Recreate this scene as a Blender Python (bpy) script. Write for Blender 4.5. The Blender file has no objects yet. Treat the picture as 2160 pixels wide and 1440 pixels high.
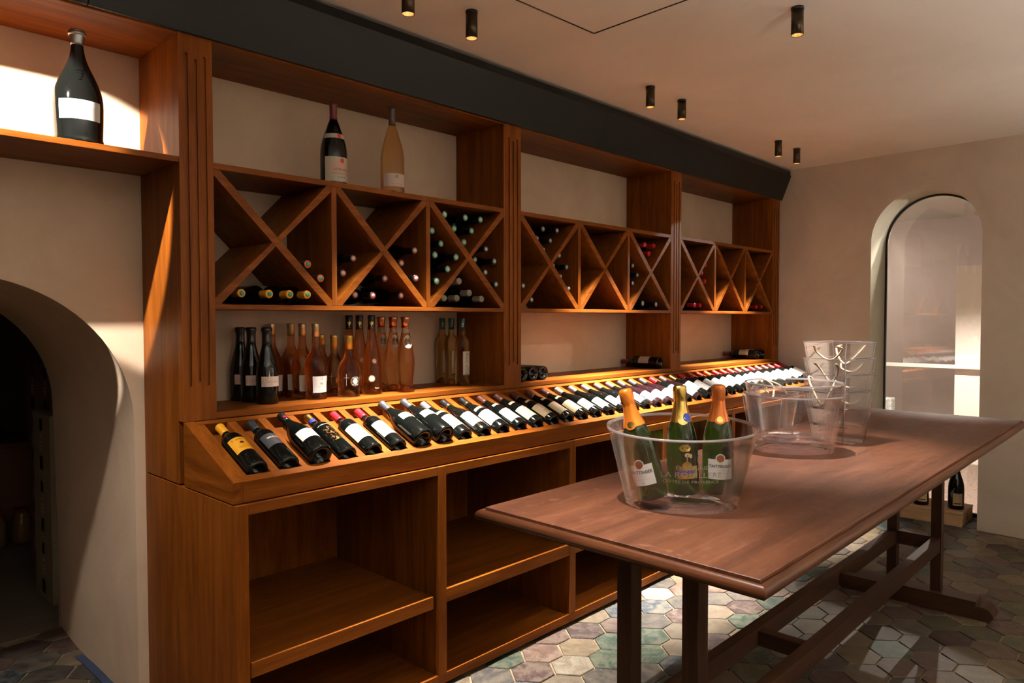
import bpy, math, random
from mathutils import Vector, Matrix
random.seed(7)
S = bpy.context.scene
COL = S.collection

# ------------------------------------------------------------------ camera
CAM = Vector((-1.0354, -2.5564, 1.4896))
yaw, pit, rol = map(math.radians, (46.5695, -1.8374, -0.0529))
F = Vector((math.sin(yaw)*math.cos(pit), math.cos(yaw)*math.cos(pit), math.sin(pit)))
R0 = Vector((math.cos(yaw), -math.sin(yaw), 0)); U0 = R0.cross(F)
RR = R0*math.cos(rol) + U0*math.sin(rol); UU = U0*math.cos(rol) - R0*math.sin(rol)
cd = bpy.data.cameras.new('camera'); cam = bpy.data.objects.new('camera', cd); COL.objects.link(cam)
m = Matrix((RR, UU, -F)).transposed().to_4x4(); m.translation = CAM
cam.matrix_world = m
cd.sensor_width = 36; cd.lens = 1526.39/2160*36; cd.clip_start = .05; cd.clip_end = 60
S.camera = cam

# ------------------------------------------------------------------ world, exposure
w = bpy.data.worlds.new('world'); S.world = w; w.use_nodes = True
w.node_tree.nodes['Background'].inputs[0].default_value = (1, .72, .5, 1)
w.node_tree.nodes['Background'].inputs[1].default_value = 0.0
S.view_settings.view_transform = 'Standard'; S.view_settings.look = 'None'
S.view_settings.gamma = 1; S.view_settings.use_curve_mapping = False
S.view_settings.exposure = 0.62
WARM = (1.0, .92, .83)
E_DISPLAY, E_TABLE, E_NICHE, E_ROOM, E_DOOR, E_FILL_UP, E_PASS = 900, 240, 420, 0, 110, 240, 110
E_FILL_WASH = 190
try:
    S.cycles.max_bounces = 14; S.cycles.diffuse_bounces = 6; S.cycles.transparent_max_bounces = 32
    S.cycles.transmission_bounces = 10; S.cycles.glossy_bounces = 5
    S.cycles.sample_clamp_indirect = 4; S.cycles.caustics_refractive = False; S.cycles.caustics_reflective = False
except Exception: pass

# ------------------------------------------------------------------ materials
MATS = {}
def newmat(name):
    mt = bpy.data.materials.new(name); mt.use_nodes = True
    nt = mt.node_tree; b = nt.nodes['Principled BSDF']; MATS[name] = mt
    return mt, nt, b
def simple(name, col, rough=.5, metal=0, spec=.5, coat=0, trans=0, ior=1.45, emit=None, es=1, noise=0, nscale=60):
    mt, nt, b = newmat(name)
    b.inputs['Base Color'].default_value = (*col, 1); b.inputs['Roughness'].default_value = rough
    b.inputs['Metallic'].default_value = metal; b.inputs['Specular IOR Level'].default_value = spec
    b.inputs['Coat Weight'].default_value = coat; b.inputs['Transmission Weight'].default_value = trans
    b.inputs['IOR'].default_value = ior
    if emit: b.inputs['Emission Color'].default_value = (*emit, 1); b.inputs['Emission Strength'].default_value = es
    if noise:
        tc = nt.nodes.new('ShaderNodeTexCoord'); n = nt.nodes.new('ShaderNodeTexNoise'); n.inputs['Scale'].default_value = nscale
        n.inputs['Detail'].default_value = 4
        r = nt.nodes.new('ShaderNodeMapRange'); r.inputs[3].default_value = 1-noise; r.inputs[4].default_value = 1+noise*.6
        mx = nt.nodes.new('ShaderNodeMix'); mx.data_type = 'RGBA'; mx.blend_type = 'MULTIPLY'; mx.inputs[0].default_value = 1
        mx.inputs[6].default_value = (*col, 1)
        nt.links.new(tc.outputs['Object'], n.inputs['Vector']); nt.links.new(n.outputs['Fac'], r.inputs[0])
        nt.links.new(r.outputs[0], mx.inputs[7]); nt.links.new(mx.outputs[2], b.inputs['Base Color'])
    return mt
def ramp(nt, stops):
    r = nt.nodes.new('ShaderNodeValToRGB')
    while len(r.color_ramp.elements) < len(stops): r.color_ramp.elements.new(.5)
    for e, (p, c) in zip(r.color_ramp.elements, stops): e.position = p; e.color = (*c, 1)
    return r
def wood(name, axis, dark, mid, light, rough=.42, grain=1.0, coat=.0, fleck=0, spec=.10):
    mt, nt, b = newmat(name); N = nt.nodes.new; Lk = nt.links.new
    tc = N('ShaderNodeTexCoord'); oi = N('ShaderNodeObjectInfo')
    mul = N('ShaderNodeMath'); mul.operation = 'MULTIPLY'; mul.inputs[1].default_value = 9.0
    Lk(oi.outputs['Random'], mul.inputs[0])
    add = N('ShaderNodeVectorMath'); add.operation = 'ADD'
    Lk(tc.outputs['Object'], add.inputs[0]); Lk(mul.outputs[0], add.inputs[1])
    def stretched(al, ac):
        mp = N('ShaderNodeMapping'); mp.inputs['Scale'].default_value = [al if 'xyz'[i] == axis else ac for i in range(3)]
        Lk(add.outputs[0], mp.inputs['Vector']); return mp
    n1 = N('ShaderNodeTexNoise'); n1.inputs['Scale'].default_value = 1; n1.inputs['Detail'].default_value = 5; n1.inputs['Distortion'].default_value = 1.2
    Lk(stretched(1.0*grain, 11*grain).outputs[0], n1.inputs['Vector'])
    n2 = N('ShaderNodeTexNoise'); n2.inputs['Scale'].default_value = 1; n2.inputs['Detail'].default_value = 3
    Lk(stretched(7*grain, 190*grain).outputs[0], n2.inputs['Vector'])
    mx = N('ShaderNodeMix'); mx.inputs[0].default_value = .35
    Lk(n1.outputs['Fac'], mx.inputs[2]); Lk(n2.outputs['Fac'], mx.inputs[3])
    r = ramp(nt, [(.30, dark), (.5, mid), (.72, light)]); Lk(mx.outputs[0], r.inputs['Fac'])
    out = r.outputs['Color']
    if fleck:
        n3 = N('ShaderNodeTexNoise'); n3.inputs['Scale'].default_value = 26; n3.inputs['Detail'].default_value = 6; n3.inputs['Roughness'].default_value = .7
        Lk(add.outputs[0], n3.inputs['Vector'])
        r3 = ramp(nt, [(.56, (0, 0, 0)), (.75, (1, 1, 1))]); Lk(n3.outputs['Fac'], r3.inputs['Fac'])
        m3 = N('ShaderNodeMix'); m3.data_type = 'RGBA'; m3.inputs[7].default_value = (*[min(1, c*1.6+.02) for c in light], 1)
        mm = N('ShaderNodeMath'); mm.operation = 'MULTIPLY'; mm.inputs[1].default_value = fleck
        Lk(r3.outputs['Color'], mm.inputs[0]); Lk(mm.outputs[0], m3.inputs[0]); Lk(out, m3.inputs[6]); out = m3.outputs[2]
        rr = N('ShaderNodeMapRange'); rr.inputs[3].default_value = rough-.1; rr.inputs[4].default_value = rough+.15
        Lk(n3.outputs['Fac'], rr.inputs[0]); Lk(rr.outputs[0], b.inputs['Roughness'])
    else: b.inputs['Roughness'].default_value = rough
    Lk(out, b.inputs['Base Color'])
    b.inputs['Coat Weight'].default_value = coat; b.inputs['Coat Roughness'].default_value = .25; b.inputs['Specular IOR Level'].default_value = spec
    bp = N('ShaderNodeBump'); bp.inputs['Strength'].default_value = .12; bp.inputs['Distance'].default_value = .002
    Lk(n2.outputs['Fac'], bp.inputs['Height']); Lk(bp.outputs[0], b.inputs['Normal'])
    return mt
CD, CM, CL = (.088, .022, .0024), (.160, .043, .0045), (.24, .071, .0085)
for a in 'xyz': wood('wood_'+a, a, CD, CM, CL, grain=1.7)
TD, TM, TL = (.045, .014, .0065), (.088, .030, .0135), (.14, .052, .025)
wood('table_top_wood', 'x', TD, TM, TL, rough=.44, grain=.8, fleck=.5, spec=.32)
for a in 'xyz': wood('table_wood_'+a, a, (.022, .010, .006), (.042, .019, .011), (.075, .034, .018), rough=.4)
for a in 'xy': wood('molding_wood_'+a, a, (.030, .010, .0045), (.065, .022, .009), (.12, .042, .017), rough=.32, coat=.15)
wood('crate_wood', 'y', (.34, .20, .10), (.45, .28, .15), (.55, .36, .20), rough=.6)
def plaster(name, c1, c2, c3, bump=.25, rough=.85, sc=1.6):
    mt, nt, b = newmat(name); N = nt.nodes.new; Lk = nt.links.new
    tc = N('ShaderNodeTexCoord'); n1 = N('ShaderNodeTexNoise'); n1.inputs['Scale'].default_value = sc; n1.inputs['Detail'].default_value = 7; n1.inputs['Roughness'].default_value = .62; n1.inputs['Distortion'].default_value = .8
    Lk(tc.outputs['Object'], n1.inputs['Vector'])
    r = ramp(nt, [(.32, c1), (.52, c2), (.7, c3)]); Lk(n1.outputs['Fac'], r.inputs['Fac']); Lk(r.outputs['Color'], b.inputs['Base Color'])
    n2 = N('ShaderNodeTexNoise'); n2.inputs['Scale'].default_value = 22; n2.inputs['Detail'].default_value = 8; n2.inputs['Roughness'].default_value = .7
    Lk(tc.outputs['Object'], n2.inputs['Vector'])
    bp = N('ShaderNodeBump'); bp.inputs['Strength'].default_value = bump; bp.inputs['Distance'].default_value = .006
    Lk(n2.outputs['Fac'], bp.inputs['Height']); Lk(bp.outputs[0], b.inputs['Normal'])
    b.inputs['Roughness'].default_value = rough; b.inputs['Specular IOR Level'].default_value = .25
    return mt
plaster('plaster', (.48, .42, .35), (.55, .485, .405), (.61, .54, .455))
plaster('shelf_wall_plaster', (.46, .335, .235), (.52, .385, .275), (.58, .435, .32))
plaster('ceiling_plaster', (.76, .75, .71), (.81, .80, .76), (.85, .84, .80), bump=.12, sc=1.1)
plaster('dark_plaster', (.10, .08, .065), (.13, .105, .085), (.16, .13, .11))
plaster('reveal_plaster', (.66, .62, .50), (.71, .67, .54), (.76, .72, .60), bump=.1, sc=3)
plaster('pink_plaster', (.50, .41, .37), (.54, .445, .405), (.58, .48, .44), bump=.05)
plaster('stone_floor', (.10, .065, .05), (.17, .12, .095), (.23, .175, .145), bump=.3, sc=40)
plaster('grout', (.15, .105, .06), (.20, .145, .085), (.25, .18, .11), bump=.3, sc=18)
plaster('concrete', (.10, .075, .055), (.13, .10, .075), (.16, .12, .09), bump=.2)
plaster('granite', (.12, .12, .11), (.35, .34, .32), (.6, .58, .55), bump=.1, sc=60)
def tilemat(name, c1, c2, c3, sc):
    mt, nt, b = newmat(name); N = nt.nodes.new; Lk = nt.links.new
    tc = N('ShaderNodeTexCoord'); oi = N('ShaderNodeObjectInfo')
    mul = N('ShaderNodeMath'); mul.operation = 'MULTIPLY'; mul.inputs[1].default_value = 31.0
    Lk(oi.outputs['Random'], mul.inputs[0])
    add = N('ShaderNodeVectorMath'); add.operation = 'ADD'; Lk(tc.outputs['Object'], add.inputs[0]); Lk(mul.outputs[0], add.inputs[1])
    na = N('ShaderNodeTexNoise'); na.inputs['Scale'].default_value = sc*.9; na.inputs['Detail'].default_value = 4; na.inputs['Distortion'].default_value = 1.5
    nb = N('ShaderNodeTexNoise'); nb.inputs['Scale'].default_value = sc*6; nb.inputs['Detail'].default_value = 6; nb.inputs['Roughness'].default_value = .75; nb.inputs['Distortion'].default_value = 2.0
    Lk(add.outputs[0], na.inputs['Vector']); Lk(add.outputs[0], nb.inputs['Vector'])
    n1 = N('ShaderNodeMix'); n1.inputs[0].default_value = .55; Lk(na.outputs['Fac'], n1.inputs[2]); Lk(nb.outputs['Fac'], n1.inputs[3])
    F1 = n1.outputs[0]
    r = ramp(nt, [(.44, c1), (.495, c2), (.55, c3)]); Lk(F1, r.inputs['Fac'])
    n3 = N('ShaderNodeTexNoise'); n3.inputs['Scale'].default_value = 3.1; n3.inputs['Detail'].default_value = 2
    Lk(add.outputs[0], n3.inputs['Vector'])
    hv = N('ShaderNodeHueSaturation'); mr = N('ShaderNodeMapRange'); mr.inputs[3].default_value = .7; mr.inputs[4].default_value = 1.3
    Lk(oi.outputs['Random'], mr.inputs[0]); Lk(mr.outputs[0], hv.inputs['Value']); Lk(r.outputs['Color'], hv.inputs['Color'])
    Lk(hv.outputs[0], b.inputs['Base Color'])
    rr = N('ShaderNodeMapRange'); rr.inputs[3].default_value = .42; rr.inputs[4].default_value = .80
    Lk(F1, rr.inputs[0]); Lk(rr.outputs[0], b.inputs['Roughness'])
    bp = N('ShaderNodeBump'); bp.inputs['Strength'].default_value = .35; bp.inputs['Distance'].default_value = .004
    Lk(F1, bp.inputs['Height']); Lk(bp.outputs[0], b.inputs['Normal'])
    return mt
TILE = [('tile_ochre', (.30, .20, .10), (.40, .28, .15), (.50, .37, .22), 11, 5), ('tile_green', (.05, .11, .07), (.13, .20, .12), (.30, .30, .19), 12, 2),
        ('tile_blue', (.035, .06, .09), (.09, .13, .16), (.32, .27, .20), 14, 1.7), ('tile_plum', (.12, .05, .045), (.20, .10, .085), (.36, .25, .17), 14, 3),
        ('tile_grey', (.13, .11, .095), (.22, .18, .14), (.34, .27, .19), 13, 3), ('tile_sand', (.36, .26, .16), (.46, .34, .21), (.55, .42, .28), 9, 4),
        ('tile_olive', (.17, .16, .07), (.27, .25, .12), (.38, .33, .18), 10, 3), ('tile_cream', (.45, .34, .22), (.60, .50, .36), (.70, .60, .46), 9, 1),
        ('tile_rose', (.24, .13, .09), (.34, .20, .14), (.45, .31, .22), 12, 2), ('tile_teal', (.04, .12, .11), (.12, .21, .18), (.28, .31, .23), 13, .75)]
for t in TILE: tilemat(t[0], *[tuple(.21*(.97*q+.03*sum(c)/3) for q in c) for c in t[1:4]], t[4])
simple('black_panel', (.0035, .004, .0038), .42, spec=.3)
simple('black_metal', (.01, .01, .01), .4)
simple('bronze', (.06, .042, .024), .35, .85)
simple('reflector', (.9, .75, .5), .25, 1)
simple('lamp_glow', (1, .9, .7), .5, emit=(1, .82, .55), es=60)
simple('dark_glass', (.003, .0035, .003), .06, spec=.45)
simple('dark_wine_glass', (.010, .004, .005), .08, spec=.6)
simple('green_glass', (.055, .17, .02), .03, trans=.95, ior=1.45)
simple('pewter', (.32, .32, .33), .35, 1)
for n, c, r_, me in [('yellow', (.62, .28, .012), .35, 0), ('black', (.008, .008, .009), .3, 0), ('gold', (.62, .40, .10), .3, 1), ('palegold', (.60, .46, .24), .35, .8),
        ('mustard', (.55, .36, .07), .35, .7), ('copper', (.55, .24, .12), .3, 1), ('red', (.38, .012, .015), .3, 0), ('brightred', (.52, .012, .02), .3, 0),
        ('darkred', (.22, .015, .015), .3, 0), ('wine', (.13, .02, .025), .35, 0), ('brown', (.07, .02, .014), .35, 0), ('grey', (.030, .030, .032), .42, 0),
        ('darkgrey', (.025, .026, .028), .38, .1), ('silver', (.26, .26, .26), .36, .7), ('cream', (.26, .22, .175), .45, 0), ('taupe', (.10, .065, .058), .4, .1),
        ('mauve', (.22, .055, .05), .35, .1), ('orangered', (.62, .09, .02), .3, 0), ('orange', (.80, .23, .025), .25, .55), ('burnt', (.55, .15, .03), .28, .5),
        ('foilgold', (.72, .52, .14), .25, 1), ('blue', (.02, .04, .35), .35, 0), ('green', (.05, .26, .15), .4, 0), ('darkgreen', (.006, .045, .04), .35, 0),
        ('white', (.52, .51, .48), .6, 0), ('paper', (.46, .41, .32), .65, 0), ('beige', (.40, .31, .17), .6, 0), ('palebeige', (.36, .31, .26), .6, 0),
        ('paleyellow', (.44, .39, .24), .6, 0), ('greylabel', (.035, .035, .036), .5, 0), ('ink', (.03, .03, .03), .6, 0), ('seal', (.60, .04, .03), .5, 0),
        ('rosepaper', (.58, .45, .38), .65, 0), ('faded', (.55, .36, .27), .65, 0), ('peach', (.85, .45, .30), .5, 0), ('greyink', (.30, .28, .26), .6, 0), ('kraft', (.50, .42, .30), .7, 0)]:
    simple('c_'+n, c, r_, me)
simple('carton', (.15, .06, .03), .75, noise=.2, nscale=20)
simple('carton_pale', (.25, .20, .13), .75, noise=.2, nscale=20)
simple('sack', (.006, .006, .007), .25)
simple('jar_glass', (.20, .11, .04), .2, spec=.5, noise=.5, nscale=90)
simple('rope', (.62, .50, .34), .8, noise=.3, nscale=300)
simple('panel_white', (.60, .53, .47), .5)
def plastic(name, tint, blend, boost, milk=0):
    mt = bpy.data.materials.new(name); mt.use_nodes = True; nt = mt.node_tree; MATS[name] = mt
    nt.nodes.clear(); N = nt.nodes.new; Lk = nt.links.new
    o = N('ShaderNodeOutputMaterial'); mx = N('ShaderNodeMixShader'); tr = N('ShaderNodeBsdfTransparent'); gl = N('ShaderNodeBsdfGlossy')
    tr.inputs['Color'].default_value = (*tint, 1); gl.inputs['Roughness'].default_value = .03; gl.inputs['Color'].default_value = (1, .98, 1, 1)
    lw = N('ShaderNodeFresnel'); lw.inputs['IOR'].default_value = blend
    mr = N('ShaderNodeMath'); mr.operation = 'MULTIPLY_ADD'; mr.inputs[1].default_value = boost; mr.inputs[2].default_value = .015; mr.use_clamp = True
    Lk(lw.outputs[0], mr.inputs[0]); Lk(mr.outputs[0], mx.inputs[0])
    if milk:
        df = N('ShaderNodeBsdfTranslucent'); df.inputs['Color'].default_value = (.9, .85, .9, 1); d2 = N('ShaderNodeBsdfDiffuse'); d2.inputs['Color'].default_value = (.9, .86, .9, 1)
        ad = N('ShaderNodeMixShader'); ad.inputs[0].default_value = .5; Lk(df.outputs[0], ad.inputs[1]); Lk(d2.outputs[0], ad.inputs[2])
        mk = N('ShaderNodeMixShader'); mk.inputs[0].default_value = milk; Lk(tr.outputs[0], mk.inputs[1]); Lk(ad.outputs[0], mk.inputs[2]); Lk(mk.outputs[0], mx.inputs[1])
    else: Lk(tr.outputs[0], mx.inputs[1])
    Lk(gl.outputs[0], mx.inputs[2]); Lk(mx.outputs[0], o.inputs[0])
    return mt
plastic('clear_plastic', (.996, .994, .995), 1.4, .5)
plastic('thick_plastic', (.975, .97, .972), 1.5, 1.0)
plastic('edge_glint_plastic', (.97, .96, .97), 1.5, 2.0, .34)  # whitened to imitate light caught along rims and corners
plastic('base_plastic', (.97, .96, .97), 1.5, 2.0, .04)
plastic('pane_glass', (.95, .94, .92), 1.5, 1.6)
def liquid(name, tint, rough=.02):
    mt, nt, b = newmat(name); N = nt.nodes.new; Lk = nt.links.new
    b.inputs['Base Color'].default_value = (*tint, 1); b.inputs['Roughness'].default_value = rough; b.inputs['Transmission Weight'].default_value = 1; b.inputs['IOR'].default_value = 1.34
    tr = N('ShaderNodeBsdfTransparent'); tr.inputs['Color'].default_value = (*tint, 1)
    tl = N('ShaderNodeBsdfTranslucent'); tl.inputs['Color'].default_value = (*[c**1.6 for c in tint], 1)
    m0 = N('ShaderNodeMixShader'); m0.inputs[0].default_value = .30; mx = N('ShaderNodeMixShader'); mx.inputs[0].default_value = .72
    out = [n for n in nt.nodes if n.type == 'OUTPUT_MATERIAL'][0]
    Lk(tr.outputs[0], m0.inputs[1]); Lk(tl.outputs[0], m0.inputs[2]); Lk(m0.outputs[0], mx.inputs[1]); Lk(b.outputs[0], mx.inputs[2]); Lk(mx.outputs[0], out.inputs[0])
liquid('rose_glass', (.99, .56, .24)); liquid('pale_rose_glass', (.99, .67, .38)); liquid('amber_glass', (.96, .70, .33)); liquid('cloudy_glass', (.95, .68, .36), .2)
M = MATS

# ------------------------------------------------------------------ mesh helpers
def linkmesh(name, me, parent=None):
    o = bpy.data.objects.new(name, me); COL.objects.link(o)
    if parent is not None:
        o.parent = parent
        if parent.parent is None: o.matrix_parent_inverse = parent.matrix_basis.inverted()
    return o
class MB:
    def __init__(s): s.v = []; s.f = []; s.sm = []
    def add(s, v, f, smooth=False):
        k = len(s.v); s.v += [tuple(p) for p in v]; s.f += [tuple(i+k for i in q) for q in f]; s.sm += [smooth]*len(f); return s
    def box(s, x0, x1, y0, y1, z0, z1, T=None):
        v = [(x, y, z) for z in (z0, z1) for x, y in ((x0, y0), (x1, y0), (x1, y1), (x0, y1))]
        if T: v = [T(*p) for p in v]
        return s.add(v, [(3, 2, 1, 0), (4, 5, 6, 7), (0, 1, 5, 4), (1, 2, 6, 5), (2, 3, 7, 6), (3, 0, 4, 7)])
    def prism(s, poly, fn0, fn1):
        """poly: list of 2-D points; fn0/fn1 map a 2-D point to 3-D on the two caps"""
        n = len(poly); v = [fn0(*p) for p in poly]+[fn1(*p) for p in poly]
        f = [tuple(range(n)), tuple(range(2*n-1, n-1, -1))]+[(i, i+n, (i+1) % n+n, (i+1) % n) for i in range(n)]
        return s.add(v, f)
    def lathe(s, prof, n=32, smooth=True, cx=0, cy=0):
        v = []; f = []; rings = []
        for r, z in prof:
            if r < 1e-6: rings.append([len(v)]); v.append((cx, cy, z))
            else:
                rings.append(list(range(len(v), len(v)+n)))
                v += [(cx+r*math.cos(2*math.pi*i/n), cy+r*math.sin(2*math.pi*i/n), z) for i in range(n)]
        for a, b in zip(rings, rings[1:]):
            for i in range(n):
                j = (i+1) % n
                if len(a) == 1 and len(b) == 1: continue
                if len(a) == 1: f.append((a[0], b[j], b[i]))
                elif len(b) == 1: f.append((a[i], a[j], b[0]))
                else: f.append((a[i], a[j], b[j], b[i]))
        return s.add(v, f, smooth)
    def tube(s, pts, r, n=8, caps=True):
        pts = [Vector(p) for p in pts]; v = []; f = []; up = None
        for i, p in enumerate(pts):
            t = (pts[min(i+1, len(pts)-1)]-pts[max(i-1, 0)]).normalized()
            if up is None: up = t.orthogonal().normalized()
            up = (up-t*up.dot(t)).normalized(); sd = t.cross(up)
            v += [p+(up*math.cos(2*math.pi*k/n)+sd*math.sin(2*math.pi*k/n))*r for k in range(n)]
        for i in range(len(pts)-1):
            for k in range(n): f.append((i*n+k, i*n+(k+1) % n, (i+1)*n+(k+1) % n, (i+1)*n+k))
        if caps: f.append(tuple(range(n-1, -1, -1))); f.append(tuple(range((len(pts)-1)*n, len(pts)*n)))
        return s.add(v, f, True)
    def mesh(s, name, mat):
        me = bpy.data.meshes.new(name); me.from_pydata(s.v, [], s.f); me.materials.append(M[mat] if isinstance(mat, str) else mat)
        me.polygons.foreach_set('use_smooth', s.sm); me.update(); return me
    def build(s, name, mat, parent=None, bevel=0, seg=2):
        me = s.mesh(name, mat); o = linkmesh(name, me, parent)
        if bevel:
            b = o.modifiers.new('bevel', 'BEVEL'); b.width = bevel; b.segments = seg; b.limit_method = 'ANGLE'; b.angle_limit = .6
        return o
def box(name, mat, b, parent=None, bevel=.0015): return MB().box(*b).build(name, mat, parent, bevel)
def tag(o, label=None, cat=None, group=None, kind=None):
    if label: o['label'] = label
    if cat: o['category'] = cat
    if group: o['group'] = group
    if kind: o['kind'] = kind
    return o
def thing(name, label, cat, loc=(0, 0, 0), group=None):
    o = bpy.data.objects.new(name, None); COL.objects.link(o); o.location = loc; o.empty_display_size = .05
    return tag(o, label, cat, group)
def struct(o): o['kind'] = 'structure'; return o
def text2d(body, size, bold=0, xs=1.0):
    cu = bpy.data.curves.new('t', 'FONT'); cu.body = body; cu.size = size; cu.align_x = 'CENTER'; cu.align_y = 'CENTER'; cu.resolution_u = 2; cu.offset = bold
    o = bpy.data.objects.new('t', cu); me = bpy.data.meshes.new_from_object(o)
    v = [(p.co.x*xs, p.co.y) for p in me.vertices]; f = [tuple(p.vertices) for p in me.polygons]
    bpy.data.objects.remove(o); bpy.data.meshes.remove(me); bpy.data.curves.remove(cu)
    return v, f

# ------------------------------------------------------------------ the room
FX0, FX1, FY0, FY1, ZC = -3.2, 5.0, -4.0, .359, 2.715
floor = struct(MB().box(FX0, 5.32, FY0-.1, 1.40, -.12, -.006).build('floor', 'grout'))
# honeycomb of worn cement tiles
HW, HF, HH, PX, PY = .1055, .0448, .0828, .1575, .172
def hexmesh(mat, k):
    rnd = random.Random(k*17+3); j = lambda a: rnd.uniform(-a, a)
    top = [(x+j(.0025), y+j(.0025)) for x, y in ((HW, 0), (HF, HH), (-HF, HH), (-HW, 0), (-HF, -HH), (HF, -HH))]
    mb = MB(); n = 6; s = .985
    v = [(x, y, -.008) for x, y in top]+[(x, y, -.0025) for x, y in top]+[(x*s, y*s, j(.0006)) for x, y in top]+[(0, 0, .0004+j(.0005))]
    f = []
    for i in range(6):
        q = (i+1) % 6
        f += [(i, q, 6+q, 6+i), (6+i, 6+q, 12+q, 12+i), (12+i, 12+q, 18)]
    mb.add(v, f); return mb.mesh('tile', mat)
bag = [t[0] for t in TILE for _ in range(int(t[5]*4))]
tmesh = {t[0]: [hexmesh(t[0], i*5+q) for q in range(3)] for i, t in enumerate(TILE)}
XW = lambda y, off=0: 4.945+.06*y+off            # face of the end wall
def inframe(x, y):
    d = Vector((x, y, 0))-CAM; z = d.dot(F)
    if z < .3: return 0
    u = 1080+1526.4*d.dot(RR)/z; v = 720-1526.4*d.dot(UU)/z
    return 1/(z*z*z) if -60 < u < 2220 and v < 1500 else 0
cand = []
rt = random.Random(11)
# colours of the tiles that can be told apart between cabinet and table, the rest at random
for i in range(-16, 25):
    for k in range(-22, 14):
        x = 1.367+i*PX; y = -.637+(k+(.5 if i % 2 else 0))*PY
        if y > 1.36 or y < FY0: continue
        if y > -.36 and not (-1.14 < x < -.02) and x < XW(y): continue
        if x > XW(y)-.02 and not (-1.44 < y < -.75 and x < 5.25): continue
        c = rt.choice(bag); q = rt.randrange(3); s = rt.uniform(-1, 1)
        if i == 0 and k == 0: c = 'tile_cream'
        if (i, k) in ((-1, 0), (7, -2)): c = 'tile_plum'
        if (i, k) in ((1, -1), (3, -1)): c = 'tile_green'
        if (i, k) in ((2, -2), (-2, 0)): c = 'tile_blue'
        if x < 0: c = rt.choice(['tile_grey', 'tile_plum', 'tile_sand', 'tile_ochre', 'tile_blue', 'tile_rose'])
        under = y > -.40 and x > 0
        vis = 0 if under else inframe(x, y)
        if vis and x > .1 and y > -.9 and x < .9: vis *= .5
        cand.append((vis, x, y, c, q, s))
cand.sort(reverse=True)
rest = {}
for n_, (vis, x, y, c, q, s) in enumerate(cand):
    if n_ < 300 and vis > 0:
        o = bpy.data.objects.new('tile', tmesh[c][q]); COL.objects.link(o); o.parent = floor
        o.location = (x, y, s*.0009); o.rotation_euler = (s*.006, -s*.005, math.pi if q == 1 else 0)
    else: rest.setdefault(c, []).append((x, y))
mbr = MB(); slots = []; mi = []
for c, L in rest.items():
    slots.append(c)
    for x, y in L:
        me = tmesh[c][0]
        n0 = len(mbr.f); mbr.add([(p.co.x+x, p.co.y+y, p.co.z) for p in me.vertices], [tuple(p.vertices) for p in me.polygons])
        mi += [len(slots)-1]*(len(mbr.f)-n0)
o = mbr.build('tile_field', slots[0], floor)
for c in slots[1:]: o.data.materials.append(M[c])
o.data.polygons.foreach_set('material_index', mi); o['kind'] = 'stuff'

ceil = struct(MB().box(FX0, 5.32, FY0-.1, .5, ZC, ZC+.1).build('ceiling', 'ceiling_plaster'))
# plastered-over access hatch in the ceiling: a thin raised line with a rough fillet
mbh = MB()
for a, b in (((1.50, -.644), (1.474, -1.30)), ((1.50, -.644), (.85, -.62)), ((.85, -.62), (.83, -1.28)), ((.83, -1.28), (1.474, -1.30))):
    mbh.tube([(*a, ZC), (*b, ZC)], .0035, 6)
struct(mbh.build('trim_1', 'bronze'))
# back wall with the arched passage on its left
AX, AZ, AR = -.587, 1.09, .55; YB = .359; YT = 1.40
arc = [(AX+AR*math.cos(a), AZ+AR*math.sin(a)) for a in [math.pi*i/40 for i in range(41)]]   # right to left
prof = [(AX+AR, 0)]+arc+[(AX-AR, 0)]
mb = MB()
mb.add([(AX+AR, YB, 0), (5.35, YB, 0), (5.35, YB, ZC), (AX+AR, YB, ZC)], [(0, 1, 2, 3)])
mb.add([(FX0, YB, 0), (AX-AR, YB, 0), (AX-AR, YB, ZC), (FX0, YB, ZC)], [(0, 1, 2, 3)])
for (x0, z0), (x1, z1) in zip(arc, arc[1:]): mb.add([(x0, YB, z0), (x0, YB, ZC), (x1, YB, ZC), (x1, YB, z1)], [(0, 1, 2, 3)])
rnd = random.Random(4); NY = 10
grid = []
for jy in range(NY+1):
    y = YB+(YT-YB)*jy/NY; r_ = .012 if jy == 0 else 0
    for x, z in prof:
        w_ = .010*math.sin(3.1*y+2.3*z)+.006*math.sin(7*y+5*z)
        k_ = w_*(jy > 0)
        grid.append((x-k_ if x > AX else x+k_, y, z-(k_*.6 if z > AZ else 0)))
n = len(prof)
mb.add(grid, [(jy*n+i, (jy+1)*n+i, (jy+1)*n+i+1, jy*n+i+1) for jy in range(NY) for i in range(n-1)], True)
struct(mb.build('wall_back', 'shelf_wall_plaster'))
# storeroom beyond the passage
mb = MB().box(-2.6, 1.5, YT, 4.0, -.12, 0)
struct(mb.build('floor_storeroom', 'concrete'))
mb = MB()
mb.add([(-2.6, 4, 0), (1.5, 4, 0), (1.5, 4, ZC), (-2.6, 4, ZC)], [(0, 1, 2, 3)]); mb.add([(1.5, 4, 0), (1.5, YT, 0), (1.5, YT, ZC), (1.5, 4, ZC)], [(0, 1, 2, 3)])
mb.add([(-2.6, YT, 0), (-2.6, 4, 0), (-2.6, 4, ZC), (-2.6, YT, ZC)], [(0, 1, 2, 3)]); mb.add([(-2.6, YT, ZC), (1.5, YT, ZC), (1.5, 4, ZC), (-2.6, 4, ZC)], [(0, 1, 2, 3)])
mb.add([(AX+AR, YT, 0), (AX+AR, YT, ZC), (1.5, YT, ZC), (1.5, YT, 0)], [(0, 1, 2, 3)]); mb.add([(AX-AR, YT, 0), (AX-AR, YT, ZC), (-2.6, YT, ZC), (-2.6, YT, 0)], [(0, 1, 2, 3)])
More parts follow.
